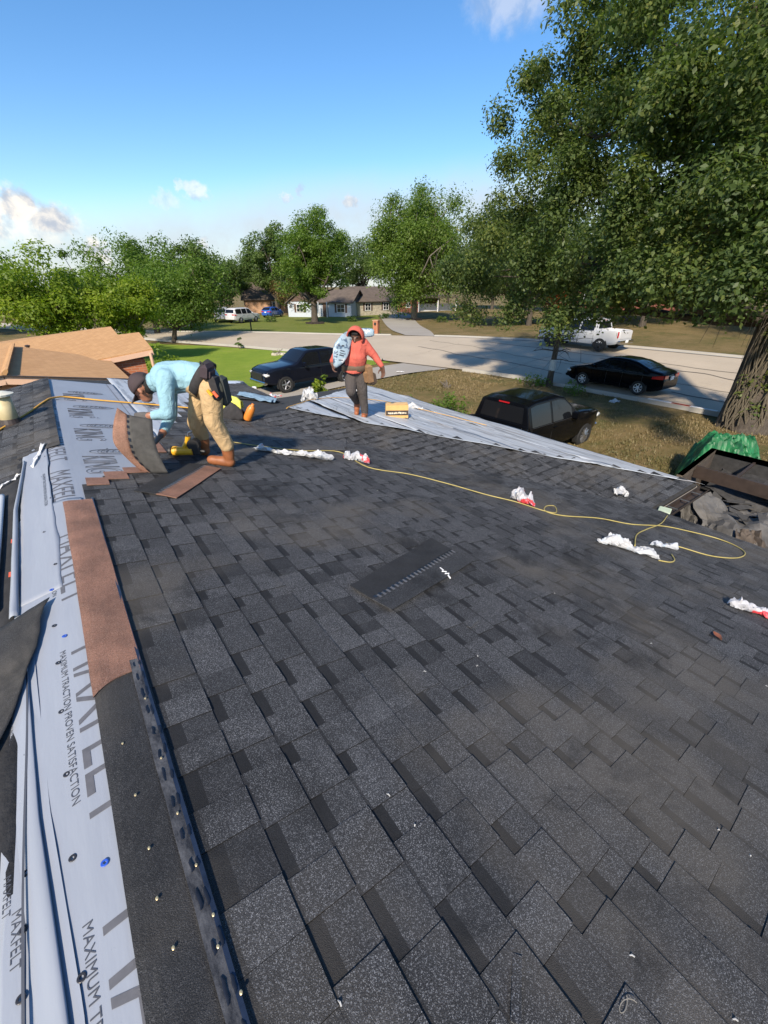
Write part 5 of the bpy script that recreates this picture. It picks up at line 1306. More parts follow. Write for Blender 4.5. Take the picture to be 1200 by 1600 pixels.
# crumpled shingle bundle wrappers
wrapA = print_mat('wrapper_plastic', (.44, .46, .49), [((.62, .05, .06), .62, .55, .9), ((.06, .07, .09), .66, 1.6, .8), ((.40, .60, .74), .60, .9, .5)], 12)
wrapB = print_mat('wrapper_plastic_red', (.45, .45, .47), [((.66, .04, .05), .54, .5, .95), ((.10, .10, .12), .67, 1.5, .7), ((.45, .62, .75), .62, .9, .4)], 12)
wrapC = print_mat('wrapper_plastic_plain', (.47, .475, .48), [((.10, .10, .12), .68, 1.4, .6), ((.55, .08, .08), .69, .7, .6), ((.5, .62, .72), .6, .8, .35)], 12)
def wrapper(label, px, py, L, Wd, Hh, rot, mat, seed, taper=.4):
    p = roof_at(px, py); r = np.random.default_rng(seed); m = MB(); ox, oy = seed*1.7, seed*.9
    def fn(u, v):                                        # a twisted, flattened, crumpled tube
        a = 2*math.pi*v; t = 2*u-1; e = max(0.02, 1-abs(t)**3)**.5*(1-taper*max(0, t)*.6)
        w = Wd/2*(.62+.5*vn(u*4+ox, 1.3, oy))*e + .006; h = Hh/2*(.65+.55*vn(u*5+oy, 4.1, ox))*e+.004
        x = L/2*t+.10*L*vn(u*3, v*3+ox, 2)*.4; y = w*math.cos(a)+.35*Wd*vn(u*2.5+ox, 2.2)*1.0; z = h*(1+math.sin(a))
        c = .34*min(Wd, Hh)
        h *= .8; q = 1.25*c*abs(fbm(u*L*30+ox, v*8, oy, 4)); x += q*.6*vn(u*9, v*7, ox); y += q*.8*vn(u*8+3, v*6, oy); z = max(.004+.003*abs(vn(u*9, v*9)), z + q*.9*vn(u*10, v*8, 5+ox)+.2*q)
        return (x, y, z)
    m.grid(fn, 44, 26); o = m.build('wrapper', mat, None); o.location = (p[0], p[1], p[2]+.012)
    s = zroof(p[0]+.05, p[1])-zroof(p[0]-.05, p[1]); s2 = zroof(p[0], p[1]+.05)-zroof(p[0], p[1]-.05)
    n = Vector((-s/.1, -s2/.1, 1)).normalized(); o.rotation_mode = 'QUATERNION'; o.rotation_quaternion = Vector((0, 0, 1)).rotation_difference(n) @ Matrix.Rotation(rot, 3, 'Z').to_quaternion()
    tag(o, label, 'wrapper', 'discarded bundle wrappers on the roof'); return o
IMR = -YAW                                               # direction parallel to the picture, seen from above
wrapper('long flat white wrapper with red end lying in the valley near the bent worker', 460, 712, .86, .15, .12, IMR+.05, wrapC, 3, .2)
wrapper('white wrapper balled up with red print, second along the valley', 556, 722, .31, .19, .17, IMR, wrapB, 5)
wrapper('small bluish twisted wrapper piece above the hose', 766, 762, .19, .06, .05, IMR-.35, wrapA, 7)
wrapper('white wrapper ball with red side resting on the hose left of its small loop', 816, 786, .28, .17, .18, IMR-.5, wrapB, 9)
wrapper('small round white wrapper ball alone high on the right slope', 968, 774, .17, .14, .14, IMR, wrapC, 11)
wrapper('long twisted white wrapper lying below the hose at right', 978, 862, .50, .13, .09, IMR-.45, wrapC, 13, .1)
wrapper('red and white wrapper with stringy tail inside the hose loop', 1036, 858, .24, .10, .10, IMR-.2, wrapA, 15)
wrapper('large white and red wrapper cut off by the right picture edge', 1178, 958, .36, .14, .10, IMR-.35, wrapB, 17, .1)
wrapper('white and red wrapper heap on the far slope before the dark pickup', 430, 621, .42, .26, .14, IMR, wrapB, 19)
wrapper('crumpled white wrapper at the far eave left of the walking worker', 484, 627, .30, .22, .22, IMR+.3, wrapC, 21)
wrapper('pale wrapper lying right beside the cardboard box', 645, 640, .46, .20, .14, IMR, wrapC, 23)
wrapper('small white rag of wrapper on the wing sheet behind the walking worker', 560, 617, .30, .18, .16, IMR, wrapC, 25)
# folded jeans lying on the far slope
p = roof_at(400, 624); m = MB()
m.grid(lambda u, v: ((u-.5)*.66, (v-.5)*.26*(1-.3*u), .035+.045*math.sin(math.pi*v)*(1-.3*u)+.018*fbm(u*6, v*4)), 24, 10)
m.grid(lambda u, v: ((u-.5)*.55+.1, .10+(v-.5)*.2, .03+.03*math.sin(math.pi*v)+.016*fbm(u*6+4, v*4)), 20, 8)
o = m.build('jeans', plain('denim', (.16, .25, .34), .9, var=.25, vs=12), smooth=True, thick=.01); o.location = p; o.rotation_euler = (0, .2, IMR-.1); tag(o, 'crumpled blue denim jeans lying on the far roof slope', 'jeans')
# heap of bag, vest and pouch behind the bent worker
p = roof_at(366, 655); bag = empty('tool_bag', p, IMR, 'black tool bag with yellow vest and orange bottle behind the bent worker', 'tool bag')
m = MB(); m.grid(lambda u, v: ((u-.5)*.30+.01*vn(u*6, v*6), .10*math.cos(math.pi*v)*(1-.3*abs(2*u-1)), .23*math.sin(math.pi*v)*(1-.45*abs(2*u-1)**2)+.02*fbm(u*5, v*4)), 16, 14); m.build('bag', MT['black_cloth'], bag, smooth=True, thick=.01)
m = MB(); m.grid(lambda u, v: ((u-.62)*.34, .06*math.cos(math.pi*v)+.05, .14+.20*math.sin(math.pi*v)*(1-.4*abs(2*u-1))+.03*fbm(u*5+8, v*4)), 16, 12); m.build('vest', plain('hi_vis_yellow', (.62, .62, .10), .7, var=.15), bag, smooth=True, thick=.008)
m = MB(); m.lathe([(.055, 0), (.06, .02), (.058, .17), (.04, .22), (.02, .235), (.02, .26)], (.19, -.02, 0), Matrix.Rotation(.5, 3, 'Y'), 14); m.build('bottle', plain('orange_plastic', (.62, .20, .03), .4), bag, smooth=True)
# nail gun
p = roof_at(300, 716, .02); ng = empty('nail_gun', p, IMR+math.pi, 'yellow and black pneumatic nail gun standing by the bent worker\'s boots', 'nail gun')
ye = plain('tool_yellow', (.68, .36, .02), .4, var=.08)
m = MB(); m.tube([(-.03, 0, .055), (.13, 0, .055)], .042, 14); m.lathe([(.046, 0), (.046, .03), (.03, .045)], (.13, 0, .055), Matrix.Rotation(math.pi/2, 3, 'Y'), 14); m.build('cylinder_body', ye, ng, smooth=False)
m = MB(); m.tube([(.05, 0, .09), (.01, 0, .15), (-.01, 0, .20)], [.024, .021, .026], 10); m.build('handle', ye, ng)
m = MB(); m.lathe([(.03, 0), (.045, .01), (.045, .03), (.02, .04)], (.165, 0, .055), Matrix.Rotation(math.pi/2, 3, 'Y'), 14); m.bbox((-.06, 0, .05), (.08, .05, .07), .01); m.tube([(-.10, 0, .055), (-.14, 0, .05)], .014, 8); m.build('nose', MT['black_plastic'], ng)
m = MB(); m.lathe([(.058, -.03), (.06, 0), (.058, .03)], (-.05, .0, .12), Matrix.Rotation(math.pi/2, 3, 'X'), 16); m.build('magazine', MT['black_plastic'], ng)
m = MB(); m.tube([(-.01, 0, .20), (-.02, 0, .235), (-.06, 0, .25)], .009, 6); m.build('hose_coupling', MT['steel'], ng)
# cardboard nail box
p = roof_at(620, 655); bx = empty('cardboard_box', p+np.array([.12, .16, -.01]), IMR+.04, 'tan cardboard nail box with black printed band on the white underlayment', 'box')
tilt = empty  # (box stands level on the slope)
cb = plain('cardboard', (.60, .36, .13), .8, var=.08)
m = MB(); m.bbox((0, 0, .115), (.40, .24, .23), .006); m.build('carton', cb, bx)
m = MB(); m.box((0, -.123, .10), (.395, .004, .085)); b2 = m.build('printed_band', plain('black_print', (.045, .032, .025), .7), bx)
m = MB(); r_ = random.Random(9); x = -.15
while x < .16:
    w = r_.uniform(.012, .03); m.box((x, -.126, .10+r_.uniform(-.006, .006)), (w, .002, r_.uniform(.02, .035))); x += w+.008
tag(m.build('printed_mark', plain('cream_print', (.70, .62, .48), .7), b2), kind='stuff')
m = MB(); m.box((0, 0, .231), (.40, .05, .002)); m.build('packing_tape', plain('tape', (.66, .44, .2), .4), bx)
# tan vent pipe with flat cap at the left
p = np.array([-.585, 6.05, zleft(-.585)-.03]); vp = empty('vent_pipe', p, 0, 'tan metal vent pipe with flat pale cap at the left picture edge', 'vent pipe')
m = MB(); m.lathe([(.085, 0), (.085, .34)], n=18); m.build('pipe', plain('tan_metal', (.50, .42, .24), .5, var=.2, vs=6), vp, smooth=True)
m = MB(); m.lathe([(.12, .34), (.125, .36), (.05, .385), (.01, .39)], n=18); m.build('cap', plain('pale_metal', (.62, .60, .50), .5, var=.1), vp)
m = MB(); m.lathe([(.2, .005), (.17, .012), (.10, .05), (.088, .10)], n=18); m.build('flashing', MT['gutter'], vp)

# ------------------------------------------------------------------ trailer of torn roofing below the eave
tr = empty('dump_trailer', (8.4, -.4, gh(8.4, -.4)), 0, 'brown sided dump trailer below the eave filled with torn roofing', 'trailer'); to = Vector(tr.location)
def tb(a, b, w, h, name, mat): m = MB(); m.beam(Vector(a)-to, Vector(b)-to, w, h); return m.build(name, mat, tr)
zt_ = 1.55
tb((10.0, -3.6, zt_-.4), (10.0, 2.42, zt_-.4), .06, .9, 'side_wall', MT['felt']); tb((6.75, -3.6, zt_-.75), (6.75, 2.2, zt_-.75), .06, .6, 'side_wall', MT['plank'])
tb((6.75, 2.2, zt_-.35), (10.0, 2.42, zt_-.35), .05, .8, 'end_wall', MT['plank']); tb((6.75, -3.6, zt_-.4), (10, -3.6, zt_-.4), .06, .9, 'end_wall', MT['plank'])
tb((8.78, 2.3, zt_-.02), (8.6, -3.6, zt_-.02), .06, .22, 'inner_rail', MT['gutter'])
for yy in (1.7, .6, -.5): tb((8.75, yy, zt_+.02), (10.0, yy+.05, zt_+.02), .04, .05, 'cross_bar', MT['gutter']); tb((10.0, 2.42, zt_+.06), (10.0, -3.6, zt_+.06), .09, .07, 'top_rail', MT['gutter']); tb((8.0, 2.28, zt_+.07), (10.0, 2.44, zt_+.07), .09, .08, 'top_rail', plain('raw_timber', (.19, .15, .11), .8, var=.3))
tb((6.75, -.6, .55), (10, -.6, .55), 5.8, .06, 'floor', MT['black_plastic'])
for y in (-1.2, .1):
    for x in (6.55, 10.2):
        m = MB(); m.lathe([(.18, -.11), (.36, -.11), (.36, .11), (.18, .11)], Vector((x, y, .12))-to, Matrix.Rotation(math.pi/2, 3, 'Y'), 20); m.build('wheel', MT['rubber'], tr)
def debris(label, x, y, z, L, Wd, H, rot, mat, seed, tilt=(0, 0)):
    m = MB()
    def fn(u, v):
        e = 1+.12*fbm(u*4+seed, v*4); a = (u-.5)*L*e; b = (v-.5)*Wd*e
        return (a+.05*fbm(v*6, seed), b+.05*fbm(u*6, seed+2), H*math.sin(math.pi*min(1, max(0, u)))*(.6+.4*v)+.14*fbm(u*3.2+seed, v*3, seed)+.09*abs(fbm(u*7, v*7, seed+3)))
    m.grid(fn, 30, 26); o = m.build('torn_felt', mat, thick=.008); o.location = (x, y, z); o.rotation_euler = (tilt[0], tilt[1], rot); tag(o, label, 'roofing debris', 'torn roofing in the trailer'); return o
debris('broad grey sheet of old felt arching over the debris heap in the trailer', 7.55, .95, 1.16, 2.2, 1.5, .32, .25, MT['felt_g'], 1)
debris('dark torn sheet tucked under the trailer inner rail', 8.2, 1.45, 1.08, 1.6, 1.0, .15, 1.2, MT['felt'], 2)
debris('brown grey stack of stripped shingles curling at the right edge of the trailer', 7.9, .25, 1.42, 1.3, 1.1, .25, -.5, MT['plank'], 3, (0, -.15))
debris('black felt lining hanging in the far half of the trailer', 9.35, .9, 1.2, 1.3, 2.6, .12, 0, MT['felt'], 4)
debris('flat square felt offcut lying in the far half of the trailer', 9.25, 1.15, 1.22, .6, .5, .05, .5, MT['felt_g'], 5)
debris('narrow ribbed felt strip sloping up to the trailer end wall', 7.35, 1.75, 1.2, 1.1, .35, .12, .75, MT['felt_g'], 6, (0, -.12))
debris('pale brown shingle scrap near the eave below the hose bracket', 6.95, .75, 1.25, .8, .7, .15, .2, MT['plank'], 7)
m = MB(); rr_ = random.Random(2)
for k in range(44):
    x, y = rr_.uniform(6.95, 8.6), rr_.uniform(-.2, 1.9); R = Matrix.Rotation(rr_.random()*3, 3, 'Z') @ Matrix.Rotation(rr_.gauss(0, .35), 3, 'X')
    m.box((x, y, 1.12+.28*math.exp(-((x-7.7)**2+(y-.8)**2))+rr_.random()*.12), (rr_.uniform(.15, .5), rr_.uniform(.1, .33), .006), R)
tag(m.build('shingle_scraps', MT['shingle_back']), 'loose heap of small stripped shingle scraps in the trailer', 'roofing debris', kind='stuff')
# tarps beyond the trailer
def tarp(label, c, L, Wd, H, rot, mat, seed):
    m = MB()
    def fn(u, v):
        a, b = u-.5, v-.5; d = max(abs(a), abs(b))*2
        return (a*L+.08*fbm(v*5, seed), b*Wd+.08*fbm(u*5, seed), H*(1-d**3)+.16*fbm(u*4+seed, v*4)-.20*abs(vn(u*9+v*4, v*6-u*3, seed))-.12*abs(vn(u*17, v*15, seed+3))-.07*abs(vn(u*31, v*29, seed))+.12)
    m.grid(fn, 60, 50); o = m.build('tarp', mat, smooth=False, thick=.004); o.location = c; o.rotation_euler = (0, 0, rot); tag(o, label, 'tarp'); return o
grn = plain('green_tarp', (.012, .115, .036), .5, var=.55, vs=4); blu = plain('blue_tarp', (.03, .07, .30), .4, var=.3, vs=5); blk = plain('black_tarp', (.012, .012, .013), .45, var=.3, vs=5)
tarp('black plastic tarp over the heap beyond the trailer', (11.7, 1.7, -.25), 2.6, 3.4, 1.3, .1, blk, 1)
tarp('crumpled bright green tarp over the heap under the oak', (13.2, 2.95, -.2), 2.2, 1.8, 1.4, .35, grn, 2)
tarp('blue tarp corner beside the green tarp at the right edge', (12.6, .6, .05), 1.6, 1.3, 1.25, .2, blu, 3)
m = MB(); m.grid(lambda u, v: ((u-.5)*.75, (v-.5)*.5, .22*math.sin(math.pi*u)*v+.05*fbm(u*5, v*5)), 14, 10); o = m.build('paper_scrap', wrapA, thick=.004); o.location = (11.4, 3.5, -.1); tag(o, 'pale blue and white paper scrap on the lawn at the wing corner', 'paper scrap')
q = ground_at(960, 629); m = MB(); m.grid(lambda u, v: ((u-.5)*.5, (v-.5)*.3, .10*math.sin(3*u)*math.sin(3*v)+.04*fbm(u*6, v*6)), 10, 8); o = m.build('plastic_bag', wrapC, thick=.003); o.location = q+np.array([0, 0, .05]); tag(o, 'small pale plastic bag lying on the dry lawn near the sedan', 'plastic bag')
q = ground_at(625, 583); m = MB(); m.grid(lambda u, v: ((u-.5)*.5, (v-.5)*.12, .03*math.sin(3*u)+.02*fbm(u*6, v*6)), 8, 4); o = m.build('paper_scrap', MT['white'], thick=.003); o.location = q+np.array([0, 0, .06]); o.rotation_euler = (0, 0, IMR); tag(o, 'white paper strip on the dry lawn right of the walking worker\'s hand', 'paper scrap')
m = MB(); m.box((0, 0, .0), (.16, 2.6, .012)); o = m.build('kerb_paint', MT['white']); o.location = (20.22, 6.6, gh(20.2, 6.6)+.193); tag(o, kind='structure')
m = MB(); m.box((0, 0, .0), (.165, .7, .012)); o = m.build('kerb_paint', MT['red_lamp']); o.location = (20.22, 6.6, gh(20.2, 6.6)+.196); tag(o, kind='structure')

# ------------------------------------------------------------------ people
SKIN = plain('brown_skin', (.30, .13, .075), .5, var=.08, vs=20); SKIN_D = plain('dark_brown_skin', (.115, .055, .035), .5, var=.1, vs=20)
def fabric(name, col, wr=1.0):
    m, nt, b = M(name); k = NB(nt); n = k.noise(9, 4, .6, dist=.6); n2 = k.noise(3, 3)
    c = k.mix(k.ramp(n2, .3, .7), tuple(x*.86 for x in col), tuple(min(1, x*1.08) for x in col)); k.l(k.mix(k.ramp(n, .35, .65, 0, .12), c, tuple(x*.7 for x in col)), b.inputs['Base Color'])
    b.inputs['Roughness'].default_value = .85; b.inputs['Specular IOR Level'].default_value = .2; k.bump(n, wr, .028, b); return m
CL = dict(blue=fabric('sky_blue_shirt', (.26, .44, .51)), tan=fabric('tan_trousers', (.52, .36, .19)), boot=plain('tan_leather_boot', (.27, .095, .035), .55, var=.2, vs=14),
          sole=MT['black_plastic'], glove=plain('grey_glove', (.075, .07, .068), .8, var=.2), red=fabric('coral_hoodie', (.50, .11, .08)), grey=fabric('grey_brown_trousers', (.072, .062, .058)),
          skin=SKIN, skin_d=SKIN_D, hair=plain('black_hair', (.012, .010, .009), .7), boot2=plain('rust_boot', (.30, .10, .04), .55, var=.2, vs=14), tealgrey=fabric('shaded_sleeve', (.20, .56, .74)))
def capsule(mb, a, ra, b, rb, n=12):
    a, b = Vector(a), Vector(b); d = b-a; L = d.length
    if L < 1e-5: mb.ball(a, ra, n, 8); return
    R = rot_to(d); prof = []
    for i in range(5): t = math.pi/2*(1-i/4); prof.append((max(.0005, ra*math.cos(t)), -ra*math.sin(t)))
    for i in range(5): t = math.pi/2*i/4; prof.append((max(.0005, rb*math.cos(t)), L+rb*math.sin(t)))
    mb.lathe(prof, a, R, n)
def sculpt(name, bones, parent, voxel=.010, smooth=5, lift=.0016):
    """bones: (p0, r0, p1, r1, material key); one continuous skin grown over all of them"""
    mb = MB()
    for (a, ra, b, rb, k) in bones: capsule(mb, a, ra, b, rb)
    tmp = bpy.data.objects.new('tmp', mb.mesh('tmp', MT['white'])); COL.objects.link(tmp)
    rm = tmp.modifiers.new('r', 'REMESH'); rm.mode = 'VOXEL'; rm.voxel_size = voxel
    sm = tmp.modifiers.new('s', 'SMOOTH'); sm.factor = .5; sm.iterations = smooth
    dg = bpy.context.evaluated_depsgraph_get(); dg.update()
    me = bpy.data.meshes.new_from_object(tmp.evaluated_get(dg)); bpy.data.objects.remove(tmp); me.name = name
    keys = sorted(set(b[4] for b in bones)); me.materials.clear()
    for k in keys: me.materials.append(CL[k])
    n = len(me.polygons); cen = np.empty(n*3, np.float32); me.polygons.foreach_get('center', cen); cen = cen.reshape(-1, 3).astype(float)
    best = np.full(n, 1e9); mi = np.zeros(n, np.int32)
    for (a, ra, b, rb, k) in bones:
        a, b = np.array(a, float), np.array(b, float); ab = b-a; L2 = max(ab@ab, 1e-9); t = np.clip(((cen-a)@ab)/L2, 0, 1)
        d = np.linalg.norm(cen-(a+t[:, None]*ab), axis=1)-(ra+(rb-ra)*t)
        u = d < best; best[u] = d[u]; mi[u] = keys.index(k)
    me.polygons.foreach_set('material_index', mi); me.polygons.foreach_set('use_smooth', np.ones(n, bool))
    # clothing folds
    co = np.empty(len(me.vertices)*3, np.float32); me.vertices.foreach_get('co', co); co = co.reshape(-1, 3); no = np.empty_like(co).ravel(); me.vertices.foreach_get('normal', no); no = no.reshape(-1, 3)
    rk = np.random.default_rng(4); f = np.zeros(len(co))
    for q in range(14):
        kv = rk.normal(size=3)*26; f += np.sin(co @ kv + rk.random()*6.28 + 1.5*np.sin(co @ (rk.normal(size=3)*14)))
    f = np.clip(np.abs(f)/3-.6, -.6, 1.2)
    co += no*(lift*f)[:, None]; me.vertices.foreach_set('co', co.ravel()); me.update()
    return link(name, me, parent)
def hand(B, wrist, d, palm_n, key, curl=.6, s=1.0):
    """palm and five fingers; d = direction of the fingers, palm_n = out of the palm"""
    d = Vector(d).normalized(); pn = Vector(palm_n); pn = (pn-d*pn.dot(d)).normalized(); side = d.cross(pn); w = Vector(wrist)
    for o in (-.026, -.009, .009, .026):
        B.append((w+side*o*.6*s, .019*s, w+d*.085*s+side*o*s, .014*s, key))
    for o, l in zip((-.030, -.010, .010, .029), (.060, .075, .080, .070)):
        k = w+d*.088*s+side*o*s; k1 = k+(d*math.cos(curl*.6)+pn*math.sin(curl*.6))*l*.5*s; k2 = k1+(d*math.cos(curl*1.7)+pn*math.sin(curl*1.7))*l*.5*s
        B.append((k, .0105*s, k1, .0098*s, key)); B.append((k1, .0098*s, k2, .0085*s, key))
    t0 = w+d*.025*s+side*.032*s; t1 = t0+(d*.6+side*.75+pn*.35).normalized()*.045*s; t2 = t1+(d*.9+side*.2+pn*.5).normalized()*.035*s
    B.append((t0, .015*s, t1, .012*s, key)); B.append((t1, .012*s, t2, .010*s, key))

# --- the bent worker laying shingles
P0 = roof_at(349, 726)
pb = empty('person', P0, 0, 'person in sky blue shirt, tan trousers and cap bending over to lay a shingle', 'person'); po = np.array(P0)
def U(px, py, tow=0.0): return Vector(upright(px, py, P0, tow)-po)
LFT = Vector(-CX); TOW = Vector(-_fh); UP = Vector((0, 0, 1))
def K(cx, cy, tow=0.0): return U(160+cx/4.286, 530+cy/4.286, tow)
B = []
hipN, hipF = K(728, 330, .09), K(665, 335, -.09)
kneeN, kneeF = K(742, 545, .10), K(628, 560, -.13)
ankN = K(838, 735, .04); fz = roof_at(322, 712)-po; ankF = Vector(fz)+Vector((0, 0, .10))
B += [(hipN, .105, kneeN, .082, 'tan'), (kneeN, .082, K(830, 705, .05), .070, 'tan'), (hipF, .105, kneeF, .080, 'tan'), (kneeF, .080, ankF+UP*.11, .068, 'tan')]
B += [(K(700, 300, 0), .125, K(640, 290, 0), .13, 'tan')]
# boots
for an, tow in ((ankN, 0), (ankF, 0)):
    g = Vector((an.x, an.y, 0)); gz_b = zroof(po[0]+an.x, po[1]+an.y)-po[2]
    heel = Vector((an.x, an.y, gz_b+.055)); toe = heel+LFT*.17; toe.z = zroof(po[0]+toe.x, po[1]+toe.y)-po[2]+.045
    B += [(an+UP*.06-Vector((0, 0, 0)), .064, heel+UP*.05, .052, 'boot'), (heel, .052, toe, .044, 'boot'), (heel-UP*.03, .03, toe-UP*.022, .03, 'sole')]
# torso
B += [(K(640, 262), .135, K(560, 248), .130, 'blue'), (K(560, 248), .135, K(440, 262), .145, 'blue'), (K(440, 255, .07), .10, K(400, 268, -.07), .10, 'blue'), (K(425, 262, .14), .08, K(425, 272, -.14), .08, 'blue'), (K(690, 262), .12, K(620, 262), .13, 'blue')]
B += [(K(385, 285), .065, K(322, 300), .055, 'skin'), (K(362, 285), .072, K(345, 292), .068, 'blue')]
# head, facing left and down
hd = K(272, 322); fd = (LFT*.72-UP*.69).normalized(); hu = (LFT*.69+UP*.72).normalized()
B += [(hd+hu*.02-fd*.02, .088, hd+hu*.03+fd*.02, .082, 'skin'), (hd-hu*.045+fd*.03, .062, hd-hu*.075+fd*.05, .045, 'skin'), (hd-fd*.055+hu*.01, .078, hd-fd*.05-hu*.03, .070, 'hair')]
B += [(hd+fd*.085-hu*.005, .017, hd+fd*.108-hu*.028, .015, 'skin'), (hd+fd*.095-hu*.065, .016, hd+fd*.094-hu*.065+TOW*.01, .016, 'skin')]
for s in (-1, 1):
    B += [(hd+TOW*.083*s-fd*.005, .020, hd+TOW*.088*s-hu*.035, .015, 'skin')]
    B += [(hd+TOW*.034*s+fd*.078+hu*.012, .014, hd+TOW*.036*s+fd*.078+hu*.013, .014, 'hair')]
# near arm: elbow down, forearm level to the left
sN, eN, wN = K(420, 300, .17), K(440, 500, .24), K(318, 512, .28)
B += [(sN, .075, eN, .055, 'blue'), (eN, .055, K(350, 510, .27), .043, 'blue'), (K(350, 510, .27), .036, wN, .033, 'skin')]
hand(B, wN, wN-eN, UP*-.3-TOW, 'glove', .8)
sF, eF, wF = K(445, 300, -.15), K(462, 500, -.06), K(395, 640, .20)
B += [(sF, .072, eF, .054, 'blue'), (eF, .053, K(412, 610, .14), .042, 'blue'), (K(412, 610, .14), .036, wF, .033, 'skin')]
hand(B, wF, K(345, 705, .26)-wF, LFT*.6+TOW*.5, 'glove', .7, 1.05)
sculpt('body', B, pb)
# cap
m = MB(); Rc = Matrix((TOW, fd, hu)).transposed()
m.add([tuple(hd+hu*.012-fd*.012+Rc @ Vector((.104*math.sin(t)*math.cos(a), .108*math.sin(t)*math.sin(a), .115*math.cos(t)))) for t in np.linspace(0.01, 1.62, 9) for a in np.linspace(0, 2*math.pi, 20, endpoint=False)],
      [(i*20+k, i*20+(k+1) % 20, (i+1)*20+(k+1) % 20, (i+1)*20+k) for i in range(8) for k in range(20)])
capo = m.build('cap', plain('dark_brown_cap', (.045, .030, .032), .85, var=.2), pb, smooth=True, thick=.006)
m = MB(); m.grid(lambda u, v: tuple(hd+hu*.012+fd*(.082+.105*v*(1-.35*(2*u-1)**2))+TOW*(.078*(2*u-1)*(1-.12*v))-hu*(.018*v+.022*(2*u-1)**2)), 10, 6); m.build('cap_brim', bpy.data.materials['dark_brown_cap'], capo, smooth=True, thick=.006)
# collar
m = MB(); cc = K(352, 288); dn = (K(385, 285)-K(322, 300)).normalized(); Rq = rot_to(dn)
m.lathe([(.080, -.03), (.088, 0), (.082, .035)], cc, Rq, 18); m.build('collar', CL['blue'], pb, smooth=True)
# tool belt with pouches
wst = K(672, 262); ad = (K(600, 250)-K(730, 330)).normalized(); Rw = rot_to(ad)
m = MB(); V = []; n = 28
for j, (h, k) in enumerate(((-.04, 1), (-.035, 1.06), (.035, 1.06), (.04, 1))):
    for i in range(n): a = 2*math.pi*i/n; V.append(wst+Rw @ Vector((.150*k*math.cos(a), .160*k*math.sin(a), h)))
m.add(V, [(j*n+i, j*n+(i+1) % n, (j+1)*n+(i+1) % n, (j+1)*n+i) for j in range(3) for i in range(n)]); belt = m.build('tool_belt', MT['black_cloth'], pb, smooth=True)
def pouch(c, L, Wd, D, ax, mat, name, parent):
    R = rot_to(ax); m = MB(); m.bbox(c, (Wd, D, L), .03, R); m.bbox(c+R @ Vector((0, -D*.5, -L*.12)), (Wd*.75, D*.6, L*.6), .02, R); return m.build(name, mat, parent)
pouch(K(762, 325, .13), .22, .11, .06, K(735, 210)-K(800, 420), MT['black_cloth'], 'pouch', belt)
pouch(K(812, 345, .03), .26, .12, .07, K(790, 230)-K(835, 420), plain('dark_green_pouch', (.035, .042, .040), .8, var=.25), 'pouch', belt)
pouch(K(700, 215, .13), .13, .16, .06, K(690, 150)-K(690, 300), plain('plum_pouch', (.040, .026, .032), .8, var=.2), 'pouch', belt)
for c, col in (((720, 362), ye), ((758, 372), capr)):
    m = MB(); m.tube([K(c[0]-18, c[1]-22, .22), K(c[0]+14, c[1]+16, .22)], .014, 8); m.build('tool_handle', col, belt)
m = MB(); m.grid(lambda u, v: tuple(K(650+70*u, 150+170*u*u+40*v, .10-.2*v)), 10, 5); m.build('hip_strap', MT['black_cloth'], belt, smooth=True, thick=.01)
# the shingle he bends up, standing on its edge
cols = [[(183, 637), (177, 665), (178, 692), (196, 714), (222, 737)], [(199, 648), (199, 668), (203, 694), (213, 717), (238, 741)], [(238, 655), (240, 680), (246, 703), (254, 722), (263, 739)]]
tw_ = [[-.05, .02, .07, .06, 0], [-.06, 0, .04, .03, 0], [-.12, -.06, -.03, 0, 0]]
PH = roof_at(250, 741)
CP = [catmull([upright(a, b, PH, t+.02) for (a, b), t in zip(c, q)], 5) for c, q in zip(cols, tw_)]
hs = empty('held_shingle', CP[2][-1], 0, 'curved brown and black shingle strip held upright by the bent worker', 'shingle'); ho = np.array(CP[2][-1]); nn_ = len(CP[0])-1
def hsf(i): return lambda u, v: tuple((CP[i][int(round(v*nn_))]*(1-u)+CP[i+1][int(round(v*nn_))]*u)-ho)
m = MB(); m.ct = .5; m.grid(hsf(0), 4, nn_); m.build('brown_headlap', MT['brown_grit'], hs, smooth=True, thick=.006)
m = MB(); m.ct = .35; m.grid(hsf(1), 6, nn_); m.build('dark_exposure', MT['shingle_back'], hs, smooth=True, thick=.006)
m = MB()
for k in range(nn_-1):
    if k % 2 == 0:
        a, b = CP[1][k]-ho, CP[1][k+1]-ho; s_ = (CP[2][k]-CP[1][k])*.09; t_ = np.array(TOW)*.008
        m.add([a+t_, b+t_, b+s_+t_, a+s_+t_], [(0, 1, 2, 3)])
tag(m.build('sealant_dash', MT['tar'], hs), kind='stuff')

# --- the walking worker with a bundle on the shoulder
P1 = roof_at(568, 652)
pr = empty('person', P1, 0, 'person in coral hooded shirt and grey trousers walking with a bundle on the shoulder', 'person'); qo = np.array(P1)
RT = Vector(CX)
def J(cx, cy, tow=0.0): return Vector(upright(500+cx/8.89, 490+cy/8.89, P1, tow)-qo)
B = []
hR, hL = J(555, 850, 0), J(430, 850, 0)                  # image right / image left leg
kR, kL = J(590, 1085, .06), J(432, 1085, .16); aR, aL = J(622, 1360, .02), J(515, 1225, -.18)
B += [(hR, .115, kR, .082, 'grey'), (kR, .080, aR, .062, 'grey'), (hL, .115, kL, .082, 'grey'), (kL, .080, aL, .060, 'grey'), (J(490, 800), .145, J(490, 770), .15, 'grey'), (J(455, 810), .12, J(540, 810), .12, 'grey')]
B += [(aR, .058, J(618, 1420, .03), .052, 'boot2'), (J(620, 1425, .0), .048, J(608, 1432, .15), .043, 'boot2'), (J(620, 1438, .0), .035, J(608, 1444, .15), .032, 'sole')]
